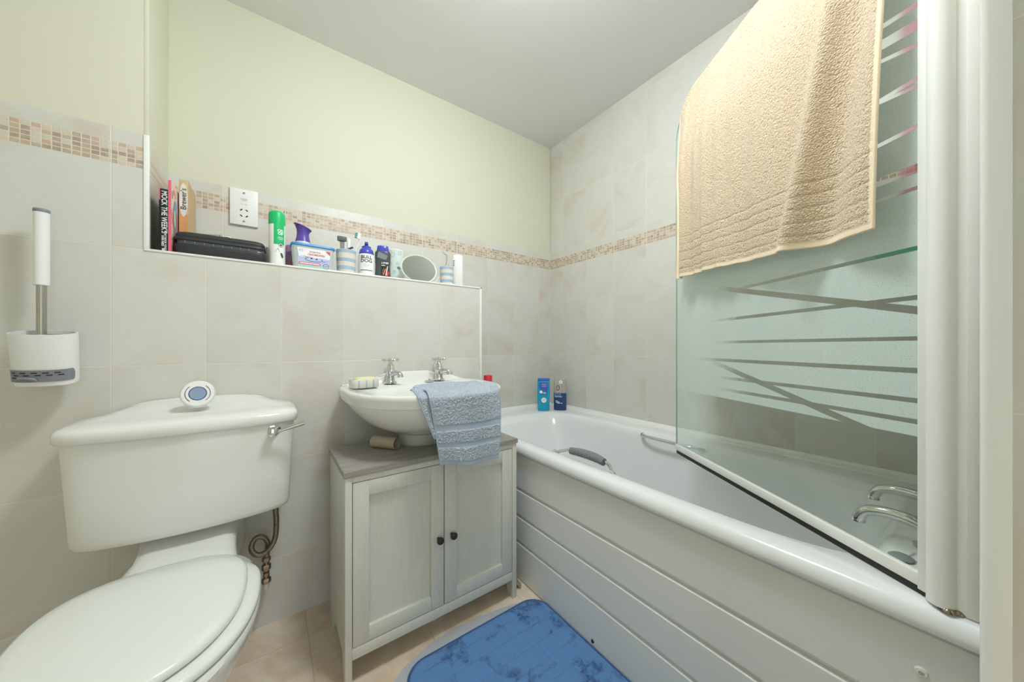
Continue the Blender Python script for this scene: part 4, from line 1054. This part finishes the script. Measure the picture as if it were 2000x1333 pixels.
# ---------------------------------------------------------------- bath corner bottles
def shower_bottle(name, label, x, y, build_fn):
    t = thing(name, label, 'bottle', (x, y, BZ+.001), facing(x, y)); build_fn(t); return t
def teal(t):
    b = MB(); rings = [se(0, 0, a, d, 3.2, z, 56) for a, d, z in ((.034, .018, 0), (.037, .021, .004), (.039, .022, .08), (.041, .023, .110), (.0405, .022, .150), (.039, .021, .185), (.036, .019, .19))]
    b.loft(rings, 'teal_btl', cap0=True, cap1=True)
    f = lambda e: (lambda u, v: (u, -.0232-e+abs(u)**3*40, v))
    b.patch(-.028, .105, .028, .182, f(.0005), 'blue_btl', 8); b.poly([(-.028, .12), (.028, .105), (.028, .14), (-.028, .150)], f(.0008), 'teal_btl')
    b.disc(-.016, .122, .010, .010, f(.0011), 'white_ink', 16); b.disc(.006, .116, .012, .006, f(.0011), 'pale_green', 16); b.disc(-.004, .132, .008, .004, f(.0012), 'teal_ink', 12, .5)
    b.disc(.002, .070, .0165, .0165, f(.0008), 'white_ink', 24); b.text("250", .002, .070, .010, f(.0013), 'grey_pl')
    for k, wd in enumerate((.036, .028, .032)): b.patch(-wd/2+.004, .172-.008*k, wd/2+.004, .1735-.008*k, f(.0011), 'white_ink', 4)
    b.build('bottle_body', t, angle=50)
    b = MB(); rings = [se(0, 0, a, d, 3, z, 48) for a, d, z in ((.038, .020, .1905), (.0385, .0205, .205), (.036, .019, .208), (.02, .008, .209))]; b.loft(rings, 'blue_btl', cap0=True, cap1=True); b.build('cap', t, angle=50)
def navy(t):
    b = MB(); rings = [se(0, 0, a, d, 3.2, z, 56) for a, d, z in ((.036, .018, 0), (.040, .021, .004), (.041, .022, .112))]
    b.loft(rings, 'navy_btl', cap0=True); f = lambda e: (lambda u, v: (u, -.0225-e+abs(u)**3*40, v))
    for v0, v1, u0, u1 in ((.094, .108, -.034, .004), (.086, .091, -.034, .014), (.060, .064, -.030, -.014), (.050, .058, -.026, -.004), (.045, .050, -.018, .016)): b.patch(u0, v0, u1, v1, f(.0008), 'lilac', 4)
    b.patch(-.032, .0965, .002, .1055, f(.0011), 'navy_btl', 4); b.build('bottle_body', t, angle=50)
    b = MB(); rings = [se(0, 0, a, d, 3.2, z, 56) for a, d, z in ((.041, .022, .112), (.041, .022, .15), (.0395, .021, .195), (.036, .018, .203), (.02, .01, .205))]; b.loft(rings, 'clear_btl', cap1=True)
    b.disc(.004, .183, .012, .012, f(.0008), 'white_ink', 20); b.text("8", .004, .183, .012, f(.0012), 'grey_pl')
    b.ringp(-.014, .145, .018, .024, .003, f(.0009), 'paper'); b.disc(-.014, .145, .014, .020, f(.0008), 'mauve', 20); b.disc(-.014, .145, .008, .013, f(.0011), 'cardboard', 16)
    b.build('upper_shell', t, angle=50)
shower_bottle('shampoo_bottle', 'turquoise shower gel bottle with a white round badge in the bath corner', 1.425, 1.632, teal)
shower_bottle('shampoo_bottle', 'two-tone bottle, navy below and clear grey above, in the bath corner', 1.525, 1.585, navy)
t = thing('red_capped_bottle', 'bottle with a red cap on the bath corner behind the basin', 'bottle', (1.02, 1.655, BZ+.001), facing(1.02, 1.655))
b = MB(); b.lathe([(.028, 0), (.031, .003), (.031, .155), (.026, .185), (.020, .195)], 'white', seg=32); b.build('bottle_body', t)
b = MB(); b.lathe([(.0245, .190), (.0245, .240), (.0225, .246), (.012, .2475)], 'red', seg=32); b.build('cap', t)

# ---------------------------------------------------------------- bath mat and floor things
def rrect(x0, x1, y0, y1, r, n=10):
    pts = []
    for cx, cy, a0 in ((x1-r, y1-r, 0), (x0+r, y1-r, PI/2), (x0+r, y0+r, PI), (x1-r, y0+r, 1.5*PI)):
        for k in range(n+1): a = a0+PI/2*k/n; pts.append((cx+r*math.cos(a), cy+r*math.sin(a)))
    return pts
t = thing('bath_mat', 'blue quilted memory-foam bath mat on the floor beside the bath', 'bath mat', (.59, .68, 0))
MX0, MX1, MY0, MY1 = .325, .857, .18, 1.025
def mat_fn(u, v):
    x = MX0+.004+(MX1-MX0-.008)*u; y = MY0+.004+(MY1-MY0-.008)*v
    r = .07; cx = min(max(x, MX0+r), MX1-r); cy = min(max(y, MY0+r), MY1-r)
    dx, dy = x-cx, y-cy; m_ = max(abs(dx), abs(dy)); rr = math.hypot(dx, dy)
    if rr > 1e-6 and m_ > 0: k = m_/rr; x, y = cx+dx*k, cy+dy*k
    e = min(r-math.hypot(x-cx, y-cy) if (abs(x-cx) > 1e-9 and abs(y-cy) > 1e-9) else 1, x-MX0, MX1-x, y-MY0, MY1-y)
    e = max(0, e)
    z = .004+.011*math.sqrt(min(1, e/.012))
    row = (MY1-y-.045)/.062; dr = abs(row-round(row))*.062
    if .02 < e: z -= .0048*math.exp(-(dr/.0026)**2)
    k = math.floor(row); off = .16*((k*0.37) % 1); q = ((x-MX0+off)/.17); dq = abs(q-round(q))*.17
    if .02 < e: z -= .0035*math.exp(-(dq/.003)**2)
    z += .0007*noise.noise(Vector((x*40, y*40, 0)))
    return (x-.59, y-.68, z)
b = MB(); b.grid(150, 240, mat_fn, 'mat_blue'); b.build('quilted_top', t, angle=180)
pts = rrect(MX0, MX1, MY0, MY1, .07); b = MB(); b.tube([(p[0]-.59, p[1]-.68, .0065) for p in pts+pts[:1]], .0045, 'mat_edge', 10, cap=False); b.build('piping', t)
t = thing('mat_underlay', 'pale grey thin mat showing as a border beneath the blue bath mat', 'mat', (.55, .65, 0))
pp = [(.845, .16), (.845, 1.02), (.80, 1.035), (.72, 1.056), (.62, 1.072), (.535, 1.078), (.45, 1.072), (.377, 1.055), (.33, 1.036), (.295, 1.01), (.275, .97), (.27, .90), (.275, .16)]
b = MB(); b.prism([(p[0]-.55, p[1]-.65) for p in pp[::-1]], .0003, .0014, 'mat_grey'); b.build('backing', t, angle=30)
b = MB()
for k in range(60):
    pass
def blob(cx, cy, cz, r, sx, sy, sz, seed):
    bm = bmesh.new(); bmesh.ops.create_icosphere(bm, subdivisions=3, radius=r)
    for v in bm.verts:
        n = v.co.normalized(); f = 1+.35*noise.noise(n*2.3+Vector((seed, 0, 0)))+.18*noise.noise(n*6+Vector((seed, 3, 0)))
        v.co = Vector((cx+v.co.x*sx*f, cy+v.co.y*sy*f, max(.0008, cz+v.co.z*sz*f)))
    return bm
b.bm(blob(.822, 1.145, .018, .03, .7, 1.3, .6, 2), 'rag'); b.bm(blob(.826, 1.155, .045, .024, .6, 1.2, .6, 5), 'rag'); b.bm(blob(.832, 1.115, .010, .018, .6, 1.0, .5, 8), 'rag')
single(b, 'crumpled_rag', 'crumpled grimy cloth on the floor between the cabinet and bath panel', 'cloth', (.825, 1.14, 0))
